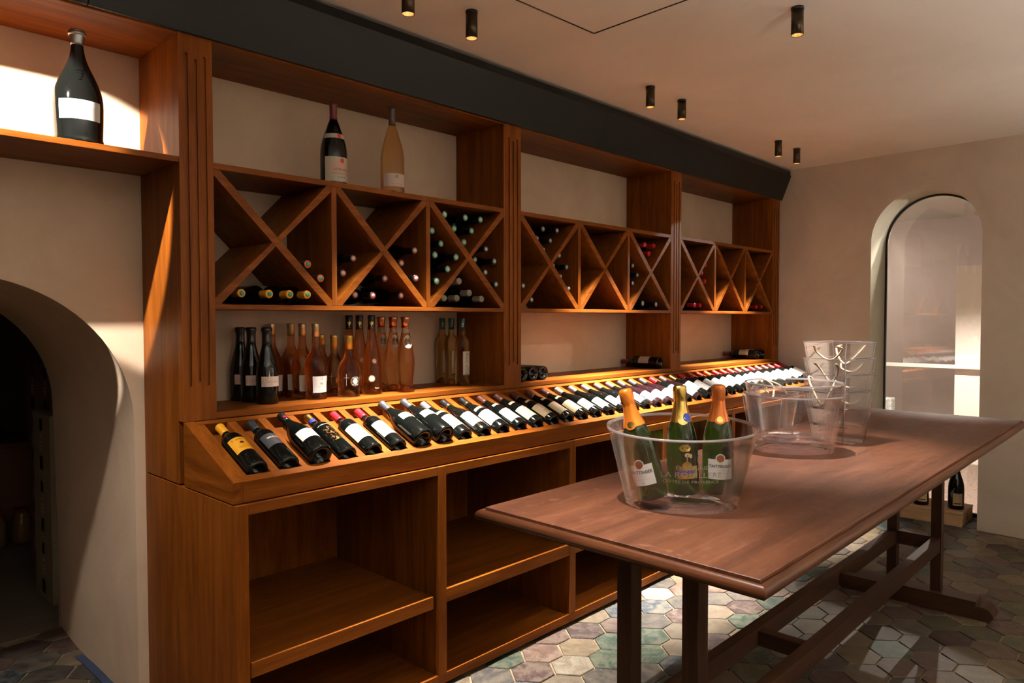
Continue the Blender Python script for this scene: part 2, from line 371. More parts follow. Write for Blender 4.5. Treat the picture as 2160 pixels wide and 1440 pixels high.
for (x0, z0), (x1, z1) in zip(arc, arc[1:]): mb.add([(x0, YT, z0), (x0, YT, ZC), (x1, YT, ZC), (x1, YT, z1)], [(0, 1, 2, 3)])
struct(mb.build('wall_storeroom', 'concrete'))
# end wall with the arched glass door
DY, DR, DZ, DOFF = -1.0965, .3685, 2.065, .36
darc = [(DY+DR*math.cos(a), DZ+DR*math.sin(a)) for a in [math.pi*i/40 for i in range(41)]]    # from +y to -y
mb = MB(); W = lambda s, z, off=0: (XW(s, off), s, z)
def endface(off):
    for s0, s1 in ((.359, DY+DR), (DY-DR, FY0)): mb.add([W(s0, 0, off), W(s1, 0, off), W(s1, ZC, off), W(s0, ZC, off)], [(0, 1, 2, 3)])
    for (s0, z0), (s1, z1) in zip(darc, darc[1:]): mb.add([W(s0, z0, off), W(s0, ZC, off), W(s1, ZC, off), W(s1, z1, off)], [(0, 1, 2, 3)])
endface(0); endface(.42)
struct(mb.build('wall_end', 'plaster'))
dprof = [(DY+DR, 0)]+darc+[(DY-DR, 0)]
mb = MB(); n = len(dprof)
mb.add([W(s, z, 0) for s, z in dprof]+[W(s, z, .42) for s, z in dprof], [(i, i+n, i+n+1, i+1) for i in range(n-1)], True)
struct(mb.build('wall_reveal', 'reveal_plaster'))
def archring(r_out, r_in, off0, off1, zb):
    mb = MB(); v = []
    for r in (r_out, r_in):
        pr = [(DY+r, zb)]+[(DY+r*math.cos(math.pi*i/40), DZ+r*math.sin(math.pi*i/40)) for i in range(41)]+[(DY-r, zb)]
        for off in (off0, off1): v += [W(s, z, off) for s, z in pr]
    n = 43; f = []
    for i in range(n-1): f += [(i, i+1, n*2+i+1, n*2+i), (n*2+i, n*2+i+1, n*3+i+1, n*3+i), (n+i, n*3+i, n*3+i+1, n+i+1)]
    return mb.add(v, f)
door = struct(archring(DR, DR-.014, DOFF-.012, DOFF+.012, 0).build('door_1', 'black_metal'))
MB().box(DOFF-.012, DOFF+.012, DY-DR, DY+DR, 0, .035, T=lambda a, s, z: W(s, z, a)).build('threshold', 'black_metal', door)
pr_ = [(DY+(DR-.014)*math.cos(math.pi*i/40), DZ+(DR-.014)*math.sin(math.pi*i/40)) for i in range(41)]
pr_ = [(DY+DR-.014, .035)]+pr_+[(DY-DR+.014, .035)]
MB().prism(pr_, lambda s, z: W(s, z, DOFF-.003), lambda s, z: W(s, z, DOFF+.003)).build('pane', 'pane_glass', door)
# walls behind the photographer
mb = MB().add([(FX0, FY0, 0), (5.2, FY0, 0), (5.2, FY0, ZC), (FX0, FY0, ZC)], [(0, 1, 2, 3)]); struct(mb.build('wall_right', 'plaster'))
mb = MB().add([(FX0, FY0, 0), (FX0, .5, 0), (FX0, .5, ZC), (FX0, FY0, ZC)], [(0, 1, 2, 3)]); struct(mb.build('wall_left', 'dark_plaster'))
# the room beyond the glass door
struct(MB().box(5.32, 9.2, -3.2, 2.2, -.12, 0).build('floor_hall', 'stone_floor'))
struct(MB().box(5.32, 9.2, -3.2, 2.2, ZC, ZC+.1).build('ceiling_hall', 'ceiling_plaster'))
mb = MB().add([(9.1, 2.2, 0), (9.1, -3.2, 0), (9.1, -3.2, ZC), (9.1, 2.2, ZC)], [(0, 1, 2, 3)])
mb.add([(5.32, 2.2, 0), (9.1, 2.2, 0), (9.1, 2.2, ZC), (5.32, 2.2, ZC)], [(0, 1, 2, 3)]).add([(5.32, -3.2, 0), (9.1, -3.2, 0), (9.1, -3.2, ZC), (5.32, -3.2, ZC)], [(0, 1, 2, 3)])
struct(mb.build('wall_hall', 'pink_plaster'))
struct(MB().box(7.5, 7.56, -1.75, -.754, 0, 2.02).build('wall_partition', 'panel_white'))
t = thing('handrail', 'pale handrail crossing behind the arched glass door', 'handrail', (7.45, -.8, 0))
MB().box(7.43, 7.47, -1.9, .9, .97, 1.01).build('rail', 'panel_white', t, .004)
for y in (-1.85, .85): MB().box(7.435, 7.465, y-.015, y+.015, 0, .97).build('post', 'panel_white', t)
t = thing('stone_block', 'speckled grey stone block seen through the glass door', 'stone block', (7.5, -.1, 0))
MB().box(7.30, 7.42, -.210, .05, 0, .46).build('plinth', 'granite', t, .01)
MB().box(7.29, 7.425, -.219, .06, .46, .638).build('block', 'granite', t, .015)

# ------------------------------------------------------------------ ceiling spots
def spot(x, y, label, energy, ang=52, blend=.5, aim=None, group='bronze cylinder ceiling spots', rad=.012, z=ZC):
    t = thing('ceiling_spot', label, 'ceiling light', (x, y, z), group)
    MB().lathe([(0, 0), (.0245, 0), (.0245, -.010), (0, -.010)], 28).build('mount', 'black_metal', t).matrix_parent_inverse.identity()
    MB().lathe([(0, -.010), (.0235, -.010), (.0238, -.108), (.0222, -.108), (.0215, -.085), (.014, -.060), (0, -.060)], 28).build('housing', 'bronze', t).matrix_parent_inverse.identity()
    MB().lathe([(.0218, -.1065), (.0205, -.085), (.012, -.062)], 24).build('reflector', 'reflector', t).matrix_parent_inverse.identity()
    MB().lathe([(0, -.070), (.010, -.072), (.011, -.064), (0, -.062)], 16).build('bulb', 'lamp_glow', t).matrix_parent_inverse.identity()
    ld = bpy.data.lights.new('spot_light', 'SPOT'); ld.energy = energy; ld.color = WARM; ld.spot_size = math.radians(ang); ld.spot_blend = blend; ld.shadow_soft_size = rad
    lo = bpy.data.objects.new('spot_light', ld); COL.objects.link(lo); lo.parent = t; lo.location = (0, 0, -.112)
    if aim: lo.rotation_euler = (Vector(aim)-Vector((x, y, z-.112))).to_track_quat('-Z', 'Y').to_euler()
    return t
# over the sloping display
for x, lab in ((.662, 'bronze cylinder spot cut off by the top edge of the photo'), (.983, 'bronze cylinder spot nearest the ceiling hatch corner'), (2.285, 'left of the middle pair of ceiling spots over the display'),
               (2.607, 'right of the middle pair of ceiling spots over the display'), (3.9, 'left of the farthest pair of small ceiling spots'), (4.216, 'right of the farthest pair, last ceiling spot before the end wall')):
    spot(x, -.425, lab, E_DISPLAY*(.45 if x < .7 else .68 if x < 1 else 1), 45, .85, aim=(x+(.08 if x < .7 else 0), -.27, 1.0))
spot(1.847, -1.383, 'single bronze cylinder spot above the table buckets', E_TABLE, 54, .9)
spot(.23, -1.383, 'bronze cylinder spot above the near end of the table', E_TABLE, 54, .9)
spot(-1.10, -.36, 'bronze cylinder spot aimed at the niche with the big bottle', E_NICHE, 34, .15, aim=(-.25, .36, 1.97))
spot(-.86, -.355, 'bronze cylinder spot in front of the arched passage', E_PASS, 64, .7, aim=(-.45, .1, 0))
for x, lb in ((1.4, 'near'), (2.8, 'middle'), (4.2, 'far')):  # added fill spots, out of view; the washed wall brightens the bays
    spot(x, -3.35, f'added unseen fill spot washing the {lb} part of the opposite wall', E_FILL_WASH*(.35 if x < 2 else 1), 85, .8, aim=(x, -4.0, 1.75))
spot(5.8, -1.10, 'bronze cylinder spot just beyond the arched glass door', E_DOOR*6, 120, .5)
for x, y, lb, am in ((7.0, .9, 'left', (9.1, -.3, 1.5)), (6.6, -2.0, 'right', (5.1, -.75, 1.3)), (8.0, 1.4, 'far', (9.1, .2, 1.0))):  # added lamps, out of sight, brightening the hall wall and the door reveal
    spot(x, y, f'added unseen fill spot in the {lb} part of the hall beyond the door', E_DOOR*(1.5 if lb == 'right' else .55), 95, .9, aim=am)

BZ = .92
# added fill uplighters, all out of view, throwing their light at the ceiling
for x, y, pw, lab in ((.1, -3.82, 1.25, 'added unseen fill uplighter behind the near end of the table'), (-1.9, -3.5, .3, 'added unseen fill uplighter behind the camera'), (3.3, -3.85, .25, 'added unseen fill uplighter opposite the farthest shelving bay'), (-2.2, -1.5, .22, 'added unseen fill uplighter left of the arched passage')):
    t = thing('fill_lamp', lab, 'fill lamp', (x, y, 0), 'added fill uplighters out of view')
    MB().lathe([(0, .001), (.14, .001), (.14, .012), (.03, .02), (0, .02)], 32).build('base', 'bronze', t).matrix_parent_inverse.identity()
    MB().lathe([(.012, .018), (.012, .92)], 12).build('pole', 'bronze', t).matrix_parent_inverse.identity()
    MB().lathe([(0, BZ-.005), (.04, BZ), (.15, BZ+.11), (.155, BZ+.12), (.147, BZ+.12), (.04, BZ+.015), (0, BZ+.01)], 32).build('bowl', 'bronze', t).matrix_parent_inverse.identity()
    MB().lathe([(0, BZ+.08), (.025, BZ+.075), (.025, BZ+.03), (0, BZ+.025)], 16).build('bulb', 'lamp_glow', t).matrix_parent_inverse.identity()
    ld = bpy.data.lights.new('spot_light', 'SPOT'); ld.energy = E_FILL_UP*pw; ld.color = WARM; ld.spot_size = math.radians(130); ld.spot_blend = .45; ld.shadow_soft_size = .03
    lo = bpy.data.objects.new('spot_light', ld); COL.objects.link(lo); lo.parent = t; lo.location = (0, 0, BZ+.09); lo.rotation_euler = (math.pi, 0, 0)

# ------------------------------------------------------------------ shelving
X1A, X1B, X2A, X2B, X3A, X3B, X4A, X4B = 0, .119, 1.6164, 1.7335, 3.2177, 3.336, 4.80, 4.925
BAYS = [(X1B, X2A-.010), (X2B, X3A-.010), (X3B, X4A-.010)]
ZTOP = 2.466
PIL = [(X1A, X1B), (X2A, X2B), (X3A, X3B), (X4A, X4B)]
def pilaster(a, b, label):
    t = thing('pilaster', label, 'pilaster', ((a+b)/2, 0, 1.1), 'fluted wooden pilasters')
    w_ = b-a; g = .0115; ys = .0065
    c = [a+w_*q for q in (.235, .50, .765)]
    mb = MB(); zb, zt = 1.129, ZTOP+.01
    mb.box(a, b, ys, .022, zb, zt)
    edges = [a]+[q for ci in c for q in (ci-g/2, ci+g/2)]+[b]
    for k in range(0, 8, 2): mb.box(edges[k], edges[k+1], 0, ys, zb, zt)
    for k, ci in enumerate(c):
        z1 = 2.408 if k != 1 else 2.392; z0 = 1.250 if k != 1 else 1.264
        for zz, sgn, end in ((z1, 1, zt), (z0, -1, zb)):
            poly = [(ci-g/2, end), (ci-g/2, zz-sgn*g/2)]+[(ci+g/2*math.cos(math.pi-math.pi*i/8), zz-sgn*g/2+sgn*g/2*math.sin(math.pi*i/8)) for i in range(1, 8)]+[(ci+g/2, zz-sgn*g/2), (ci+g/2, end)]
            mb.prism(poly, lambda x, z: (x, 0, z), lambda x, z: (x, ys, z))
    mb.build('fluted_face', 'wood_z', t)
    box('core', 'wood_z', (a+.0005, b-.0005, .022, .040, zb, zt), t)
    return t
for (a, b), lab in zip(PIL, ('fluted wooden pilaster between the big-bottle niche and the magnum shelf', 'fluted wooden pilaster right of the rosé bottles', 'fluted wooden pilaster right of the single lying bottle', 'last fluted wooden pilaster, against the end wall')):
    pilaster(a, b, lab)
def bay(k, a, b, label):
    t = thing('shelf_bay', label, 'shelving', ((a+b)/2, .18, 1.13), 'three wall shelving bays')
    yb = YB-.002; y0 = .001
    box('side_panel', 'wood_z', (a-.018 if k else a-.10, a, .041, yb, 1.13, ZTOP), t)
    box('side_panel', 'wood_z', (b, b+.0105, y0, yb, 1.13, ZTOP), t)
    box('top_board', 'wood_x', (a, b+.0105, y0, yb, ZTOP, ZTOP+.03), t)
    box('shelf', 'wood_x', (a, b, y0, yb, 1.129, 1.151), t)
    box('shelf', 'wood_x', (a, b, y0, yb, 2.023, 2.045), t)
    box('shelf', 'wood_x', (a, b, y0, yb, 1.5225, 1.541), t)
    w_ = (b-a)/3; z0, z1 = 1.541, 2.023; th = .0095
    for q in range(1, 3): box('upright', 'wood_z', (a+w_*q-.012, a+w_*q+.012, y0, yb, z0, z1), t)
    for q in range(3):
        l = a+w_*q+(.0122 if q else 0); r = a+w_*(q+1)-(.0122 if q < 2 else 0)
        def diag(l0, zz0, l1, zz1):
            d = Vector((l1-l0, zz1-zz0)).normalized(); n_ = Vector((-d.y, d.x))*th
            poly = [(l0+n_.x, zz0+n_.y), (l0-n_.x, zz0-n_.y), (l1-n_.x, zz1-n_.y), (l1+n_.x, zz1+n_.y)]
            cl = lambda x, z: (min(max(x, l), r), min(max(z, z0), z1))
            # trim the ends to the corner of the cell
            e = th*1.15
            poly = [cl(*p) for p in poly]
            if (l0, zz0) == (l, z0): poly = [(l, z0+2*e), (l, z0), (l+2*e, z0)]+poly[2:]
            if (l0, zz0) == (l, z1): poly = [(l+2*e, z1), (l, z1), (l, z1-2*e)]+poly[2:]
            if (l1, zz1) == (r, z1): poly = poly[:-2]+[(r, z1-2*e), (r, z1), (r-2*e, z1)]
            if (l1, zz1) == (r, z0): poly = poly[:-2]+[(r-2*e, z0), (r, z0), (r, z0+2*e)]
            mb = MB().prism(poly, lambda x, z: (x, y0, z), lambda x, z: (x, yb, z)); mb.build('diagonal_panel', 'wood_x', t, .0012)
        diag(l, z1, r, z0)
        cx, cz = (l+r)/2, (z0+z1)/2; d = Vector((r-l, z1-z0)).normalized()*th
        diag(l, z0, cx-d.x, cz-d.y); diag(cx+d.x, cz+d.y, r, z1)
    return t
for k, ((a, b), lab) in enumerate(zip(BAYS, ('wooden shelving bay with crossed wine racks, holding magnums and rosé bottles', 'middle wooden shelving bay with crossed wine racks', 'farthest wooden shelving bay with crossed wine racks, beside the end wall'))): bay(k, a, b, lab)
t = thing('niche_shelf', 'wooden box shelf above the arched passage holding one big bottle', 'shelf', (-.5, .18, 2.03))
box('shelf', 'wood_x', (-1.3, -.001, .001, YB-.002, 2.028, 2.048), t)
box('top_board', 'wood_x', (-1.3, -.001, .001, YB-.002, ZTOP, ZTOP+.03), t)
box('side_panel', 'wood_z', (-1.32, -1.30, .001, YB-.002, 2.028, ZTOP+.03), t)
t = thing('side_board', 'tall wooden end panel running from floor to ceiling beside the arched passage', 'end panel', (.01, .18, 0))
box('panel', 'wood_z', (0, .0185, .041, YB-.002, .905, ZTOP+.03), t)
box('front_strip', 'wood_z', (0, .0185, .0225, .041, 1.13, ZTOP+.0), t, 0)
# black sloping pelmet above the shelving
t = thing('pelmet', 'long black sloping metal pelmet running along the top of the shelving', 'pelmet', (2, -.05, 2.47))
B0, B1 = (-.018, 2.470), (-.094, 2.663)
dn = Vector((B1[0]-B0[0], B1[1]-B0[1])).normalized(); nn = Vector((dn.y, -dn.x))*.008
for x0, x1 in ((-1.3, -.2815), (-.279, 2.366), (2.3685, 4.93)):
    poly = [B0, B1, (B1[0]+nn.x, B1[1]+nn.y), (B0[0]+nn.x, B0[1]+nn.y)]
    poly = [B0, B1, (B1[0]+.009, B1[1]), (B0[0]+.009, B0[1])]
    MB().prism(poly, lambda y, z: (x0, y, z), lambda y, z: (x1, y, z)).build('panel', 'black_panel', t, .001)
box('top_board', 'black_panel', (-1.3, 4.93, -.088, YB-.002, 2.655, 2.662), t, 0)  # added closing board; keeps light from leaking behind the pelmet
box('crown', 'black_panel', (-1.3, 4.928, -.086, -.076, 2.662, 2.700), t, 0)
box('back_board', 'black_panel', (-1.3, 4.925, .0, .008, ZTOP+.031, 2.655), t, 0)

# ------------------------------------------------------------------ base cabinets
YF = -.383
def cabinet(k, label):
    t = thing('base_cabinet', label, 'cabinet', (.8333*k+.4, -.02, 0), 'open base cabinets under the display rack')
    a = .8333*k; b = a+.8333 if k < 5 else 4.90; yb = YB-.012
    if k == 0:
        box('side_panel', 'wood_z', (0, .020, YF+.0205, YB-.002, 0, .8995), t)
    else:
        box('side_panel', 'wood_z', (a+.002, a+.040, YF+.0205, yb, .022, .8995), t)
    box('stile', 'wood_z', (a, a+.043, YF, YF+.020, .0605 if k else 0, .9), t, .001)
    if k == 5: box('stile', 'wood_z', (b-.043, b, YF, YF+.020, .0605, .9), t); box('side_panel', 'wood_z', (b-.02, b, YF+.0205, yb, .022, .8995), t)
    x0, x1 = a+.0435, (b-.0005 if k < 5 else b-.0435)
    box('top_rail', 'wood_x', (x0, x1, YF+.001, YF+.020, .866, .9), t, .001)
    box('bottom_rail', 'wood_x', (x0 if k == 0 else a+.0005, x1, YF+.001, YF+.020, .020, .060), t, .001)
    box('bottom_board', 'wood_x', (x0, x1, YF+.021, yb, .032, .056), t, 0)
    if k == 0: box('shelf', 'wood_x', (x0+.006, x1-.02, YF+.006, yb-.02, .335, .385), t)
    else: box('shelf', 'wood_x', (x0, x1, YF+.001, yb, .346, .400), t)
    box('back_panel', 'wood_z', (a+(.0205 if k == 0 else .0405), x1, yb, yb+.008, .022, .90), t, 0)
    box('plinth', 'wood_x', (x0, x1, YF+.06, YF+.075, 0, .031), t, 0)
    return t
for k, s_ in enumerate(('leftmost open base cabinet with a loose shelf, at the arched passage', 'second open base cabinet from the left, beside the table corner', 'third open base cabinet from the left, behind the near table leg', 'fourth open base cabinet from the left, behind the table', 'fifth open base cabinet from the left, behind the table', 'last open base cabinet, next to the end wall')): cabinet(k, s_)

# ------------------------------------------------------------------ sloping display rack
PB, PF = Vector((-.010, 1.128)), Vector((-.374, .973)); SL = (PF-PB).length
sd = (PF-PB)/SL; nd = Vector((sd.y, -sd.x))
if nd.y < 0: nd = -nd
def SP(x, s, n_): q = PB+sd*s+nd*n_; return (x, q.x, q.y)
t = thing('display_rack', 'long sloping wooden display rack with slots for lying wine bottles', 'display rack', (2.45, -.2, .9))
XE0, XE1 = 0, 4.90; PITCH, BX0 = .1152, .100
side = [(-.011, 1.128), (-.374, .973), (-.3665, .940), (-.3665, .904), (-.0, .904), (-.0, 1.128)]
for x0, x1 in ((XE0, XE0+.034), (XE1-.034, XE1)): MB().prism(side, lambda y, z: (x0, y, z), lambda y, z: (x1, y, z)).build('side_panel', 'wood_y', t, .001)
fas = [(-.374, .973), (-.3665, .940), (-.3665, .904), (-.344, .904), (-.344, .986)]
MB().prism(fas, lambda y, z: (XE0+.0345, y, z), lambda y, z: (XE1-.0345, y, z)).build('front_fascia', 'wood_x', t, .001)
XI0, XI1 = XE0+.0345, XE1-.0345
def sbox(name, x0, x1, s0, s1, n0, n1, mat='wood_y', bev=.001): return MB().box(x0, x1, s0, s1, n0, n1, T=SP).build(name, mat, t, bev)
MB().box(XI0, XI1, -.343, YB-.014, .9005, .9035).build('bottom_board', 'wood_x', t)  # board added to stop light leaking down into the cabinets
sbox('back_rail', XI0, XI1, 0, .024, -.05, 0, 'wood_x')
sbox('slot_board', XI0, XI1, .024, SL-.034, -.058, -.046, 'wood_y', 0)
NB = 42
for i in range(NB+1):
    xc = BX0+(i-.5)*PITCH
    x0, x1 = max(xc-.0165, XI0), min(xc+.0165, XI1)
    if i == 0: x1 = max(x1, XI0+.012)
    if x1-x0 < .004: continue
    sbox('slot_divider', x0, x1, .0245, SL-.0335, -.0455, -.0005)

# ------------------------------------------------------------------ bottles
def P_(h, R, kind):
    base = [(0, .030), (.010, .028), (.018, .016), (.024, .004), (R-.007, .0), (R-.002, .002), (R, .008)]
    if kind == 'bordeaux': b = [(R, h*.62), (R*.985, h*.645), (R*.93, h*.67), (R*.80, h*.70), (R*.62, h*.73), (R*.47, h*.755), (.0155, h*.79), (.0145, h*.84), (.0142, h*.95)]
    elif kind == 'burgundy': b = [(R, h*.40), (R*.985, h*.45), (R*.93, h*.51), (R*.83, h*.57), (R*.70, h*.635), (R*.56, h*.695), (R*.44, h*.75), (.0158, h*.81), (.0146, h*.87), (.0144, h*.95)]
    elif kind == 'champagne': b = [(R, h*.40), (R*.99, h*.46), (R*.94, h*.53), (R*.84, h*.60), (R*.70, h*.67), (R*.56, h*.735), (R*.46, h*.79), (.0178, h*.84), (.0165, h*.90), (.0162, h*.95)]
    elif kind == 'flared': b = [(R*.985, h*.20), (R, h*.33), (R*.98, h*.42), (R*.90, h*.50), (R*.76, h*.58), (R*.60, h*.66), (R*.46, h*.74), (R*.39, h*.82), (R*.385, h*.90), (R*.42, h*.945), (R*.48, h*.962), (R*.48, h*.985), (R*.44, h*.99)]
    elif kind == 'waisted': b = [(R*.92, h*.03), (R*.90, h*.16), (R*.96, h*.30), (R, h*.39), (R*.98, h*.45), (R*.88, h*.52), (R*.70, h*.585), (R*.52, h*.64), (R*.40, h*.69), (.0165, h*.74), (.0150, h*.80), (.0148, h*.95)]
    elif kind == 'round': b = [(R*.95, h*.08), (R*.97, h*.20), (R, h*.34), (R*.98, h*.41), (R*.90, h*.49), (R*.76, h*.555), (R*.58, h*.61), (R*.42, h*.66), (.0170, h*.71), (.0155, h*.76), (.0150, h*.95)]
    elif kind == 'cone': b = [(R, h*.10), (R*.98, h*.22), (R*.92, h*.34), (R*.80, h*.46), (R*.66, h*.57), (R*.52, h*.67), (R*.42, h*.75), (.0170, h*.81), (.0155, h*.87), (.0152, h*.95)]
    elif kind == 'amphora': b = [(R*.84, h*.035), (R*.80, h*.07), (R*.84, h*.16), (R*.94, h*.28), (R, h*.38), (R*.985, h*.45), (R*.90, h*.54), (R*.76, h*.63), (R*.60, h*.72), (R*.50, h*.765), (R*.53, h*.775), (R*.47, h*.79), (.0165, h*.81), (.0160, h*.95)]
    elif kind == 'carafe': b = [(R*.96, h*.06), (R*.985, h*.20), (R, h*.33), (R*.985, h*.40), (R*.92, h*.476), (R*.82, h*.535), (R*.70, h*.595), (R*.57, h*.65), (R*.45, h*.70), (R*.35, h*.755), (R*.285, h*.81), (R*.25, h*.86), (R*.245, h*.90), (R*.265, h*.95)]
    p = base+b
    if kind != 'flared': p += [(p[-1][0]+.0008, h*.965), (p[-1][0]+.0008, h-.001)]
    return p+[(p[-1][0]-.002, h), (0, h)]
def rad(prof, z):
    q = prof[6:]
    for (r0, z0), (r1, z1) in zip(q, q[1:]):
        if z0 <= z <= z1: return r0+(r1-r0)*(z-z0)/max(1e-9, z1-z0)
    return q[0][0]
def onb(prof, a, z, off): r = rad(prof, z)+off; return (r*math.sin(a), -r*math.cos(a), z)     # a=0 faces -Y
def patch(prof, a0, a1, z0, z1, off=.0005, shape=None):
    na = max(4, int((a1-a0)/.14)); nz = max(2, int((z1-z0)/.012)); v = []; f = []
    for j in range(nz+1):
        for i in range(na+1):
            u_, w_ = i/na, j/nz
            v.append(onb(prof, a0+(a1-a0)*u_, z0+(z1-z0)*w_, off))
    for j in range(nz):
        for i in range(na): k = j*(na+1)+i; f.append((k, k+1, k+na+2, k+na+1))
    return MB().add(v, f, True)
def disc(prof, ac, zc, rw, rh, off, n=20):
    R_ = rad(prof, zc); v = [onb(prof, ac, zc, off)]+[onb(prof, ac+rw*math.cos(2*math.pi*i/n)/R_, zc+rh*math.sin(2*math.pi*i/n), off) for i in range(n)]
    return MB().add(v, [(0, 1+i, 1+(i+1) % n) for i in range(n)], True)
def star(prof, ac, zc, r, off, n=14):
    R_ = rad(prof, zc); v = [onb(prof, ac, zc, off)]
    for i in range(2*n): q = r*(1 if i % 2 else .55); v.append(onb(prof, ac+q*math.cos(math.pi*i/n)/R_, zc+q*math.sin(math.pi*i/n), off))
    return MB().add(v, [(0, 1+i, 1+(i+1) % (2*n)) for i in range(2*n)], True)
def wrap(prof, body, size, ac, zc, off=.0009, vert=False, bold=0, xs=1.0):
    v, f = text2d(body, size, bold, xs); R_ = rad(prof, zc)
    if vert: v = [(-y, x) for x, y in v]
    return MB().add([onb(prof, ac+x/R_, zc+y, off) for x, y in v], f)
def lines(prof, ac, rows, off=.0008):
    mb = MB(); R_ = rad(prof, rows[0][0])
    for z, wd, h in rows:
        q = patch(prof, ac-wd/2/R_, ac+wd/2/R_, z-h/2, z+h/2, off); mb.add(q.v, q.f)
    return mb
def merge(*mbs):
    o = MB()
    for q in mbs: o.add(q.v, q.f)
    return o
PROTO = {}
def bottle(key, h, R, kind, glass, cap=None, parts=()):
    """cap = (material, z start, extra radius, flare); parts = list of (name, mesh builder, material, [sub-parts])"""
    prof = P_(h, R, kind); P = [('glass', MB().lathe(prof, 36).mesh('glass', glass), [])]
    if cap:
        cm, z0, ex, fl = cap; q = [(rad(prof, z0)-.0005, z0), (rad(prof, z0)+ex, z0)]
        zs = [z for r, z in prof[6:] if z > z0+.004 and z < h-.004]
        q += [(rad(prof, z)+ex+fl*((z-z0)/(h-z0))**2, z) for z in zs]
        top = rad(prof, h-.003)+ex+fl
        q += [(top, h-.002), (top-.0012, h+.001), (top*.6, h+.0014), (0, h+.0014)]
        P.append(('capsule', MB().lathe(q, 28).mesh('capsule', 'c_'+cm if 'c_'+cm in M else cm), []))
    for pt in (parts(prof) if callable(parts) else parts):
        nm, mb, mt = pt[:3]; P.append((nm, mb.mesh(nm, mt), [(n2, b2.mesh(n2, m2)) for n2, b2, m2 in (pt[3] if len(pt) > 3 else [])]))
    PROTO[key] = P; return prof
def put(key, mat, label, group=None, name='wine_bottle', cat='bottle'):
    t = bpy.data.objects.new(name, None); COL.objects.link(t); t.matrix_world = mat; t.empty_display_size = .03; tag(t, label, cat, group)
    for nm, me, sub in PROTO[key]:
        o = bpy.data.objects.new(nm, me); COL.objects.link(o); o.parent = t
        for n2, m2 in sub:
            o2 = bpy.data.objects.new(n2, m2); COL.objects.link(o2); o2.parent = o
    return t
def up(x, y, z, rz=0): return Matrix.Translation((x, y, z)) @ Matrix.Rotation(rz, 4, 'Z')

# --- niche: the large bottle
def pr(p): return [('label', patch(p, -.90, .90, .071, .132), 'c_white'), ('cap_ring', MB().lathe([(.019, .350), (.0255, .351), (.027, .356), (.0255, .361), (.019, .362)], 32), 'pewter'), ('embossed_crest', merge(*[disc(p, .05+dx, .225+dz, .005, .005, .003, 8) for dx, dz in ((-.2, .008), (-.1, .010), (0, .008), (.1, .010), (-.15, -.002), (-.05, -.002), (.05, -.002), (-.1, -.012), (0, -.012), (-.05, -.022))]), 'dark_glass')]
bottle('niche', .365, .072, 'carafe', 'dark_glass', ('pewter', .320, .0012, .0035), pr)
put('niche', up(-.283, .085, 2.0485, -.20), 'big dark bottle with pewter collar and blank white label, alone in the lit niche')
# --- magnums on top of the crossed racks
def pr(p): return [('label', patch(p, -1.25, .95, .022, .125), 'c_paper', [('vignette', patch(p, -.85, .75, .052, .104, .0007), 'c_faded'), ('seal', disc(p, .08, .110, .0105, .0105, .0010), 'c_seal'), ('lettering', merge(wrap(p, 'CÔTE-RÔTIE', .0135, .08, .071, .0011), wrap(p, 'BRUNE ET BLONDE DE GUIGAL', .0062, .08, .055, .0011), wrap(p, 'E. GUIGAL', .0085, .08, .040, .0011)), 'c_ink')]),
                   ('neck_label', patch(p, -1.6, .7, .205, .225, .0008), 'c_paper', [('seal', disc(p, .0, .2155, .0095, .0105, .0013), 'c_seal')])]
bottle('mag_dark', .357, .0565, 'burgundy', 'dark_glass', ('wine', .290, .0009, .001), pr)
put('mag_dark', up(.705, .14, 2.0455, .0), 'dark magnum with burgundy capsule, cream label and red seal on the top shelf')
def pr(p): return [('label', patch(p, -1.45, .72, .040, .098), 'c_rosepaper', [('crest', merge(disc(p, -.28, .087, .009, .004, .0009), *[disc(p, -.28+.13*q, .081, .0025, .003, .0009, 8) for q in (-1, -.4, .4, 1)]), 'c_greyink'), ('lettering', merge(wrap(p, 'Château Minuty', .009, -.28, .052, .0010, xs=.85)), 'c_greyink')])]
bottle('mag_rose', .402, .054, 'burgundy', 'cloudy_glass', ('taupe', .325, .0010, .001), pr)
put('mag_rose', up(1.012, .135, 2.0455, .0), 'tall rosé magnum with silver-grey capsule and pale label on the top shelf')
# --- lower shelf of the first bay
ZS = 1.1512
def pr(p): return [('label', patch(p, -1.0, 1.05, .070, .110), 'c_rosepaper', [('lettering', merge(wrap(p, 'Châteauneuf', .0115, -.05, .090, .0009, xs=.8), wrap(p, '2013', .006, -.05, .078, .0009)), 'c_greyink')]),
                   ('embossed_crest', merge(*[disc(p, .20+dx, .175+dz, .004, .004, .0028, 8) for dx, dz in ((-.16, .006), (0, .008), (.16, .006), (-.08, -.003), (.08, -.003), (0, -.012))]), 'dark_glass')]
bottle('black', .302, .0435, 'flared', 'dark_glass', ('black', .235, .0008, .0), pr)
for (x, y), lab in zip(((.383, .130), (.369, .232), (.362, .312)), ('front one of three black bottles with white label on the rosé shelf', 'middle one of three black bottles in a row on the rosé shelf', 'rearmost of three black bottles in a row on the rosé shelf')):
    put('black', up(x, y, ZS), lab, 'three black bottles')
def pr(p): return [('label', patch(p, -.85, 1.0, .030, .098), 'c_white', [('crest', merge(disc(p, .0, .068, .008, .004, .0009), wrap(p, 'CR', .013, .0, .087, .0009, xs=.8)), 'c_greyink'), ('lettering', lines(p, .0, [(.055, .030, .0012), (.047, .022, .0010), (.038, .030, .0010)]), 'c_greyink')]),
                   ('embossed_crest', merge(*[disc(p, -.1+dx, .170+dz, .004, .004, .0028, 8) for dx, dz in ((-.16, .006), (0, .008), (.16, .006), (-.08, -.003), (.08, -.003), (0, -.012))]), 'rose_glass')]
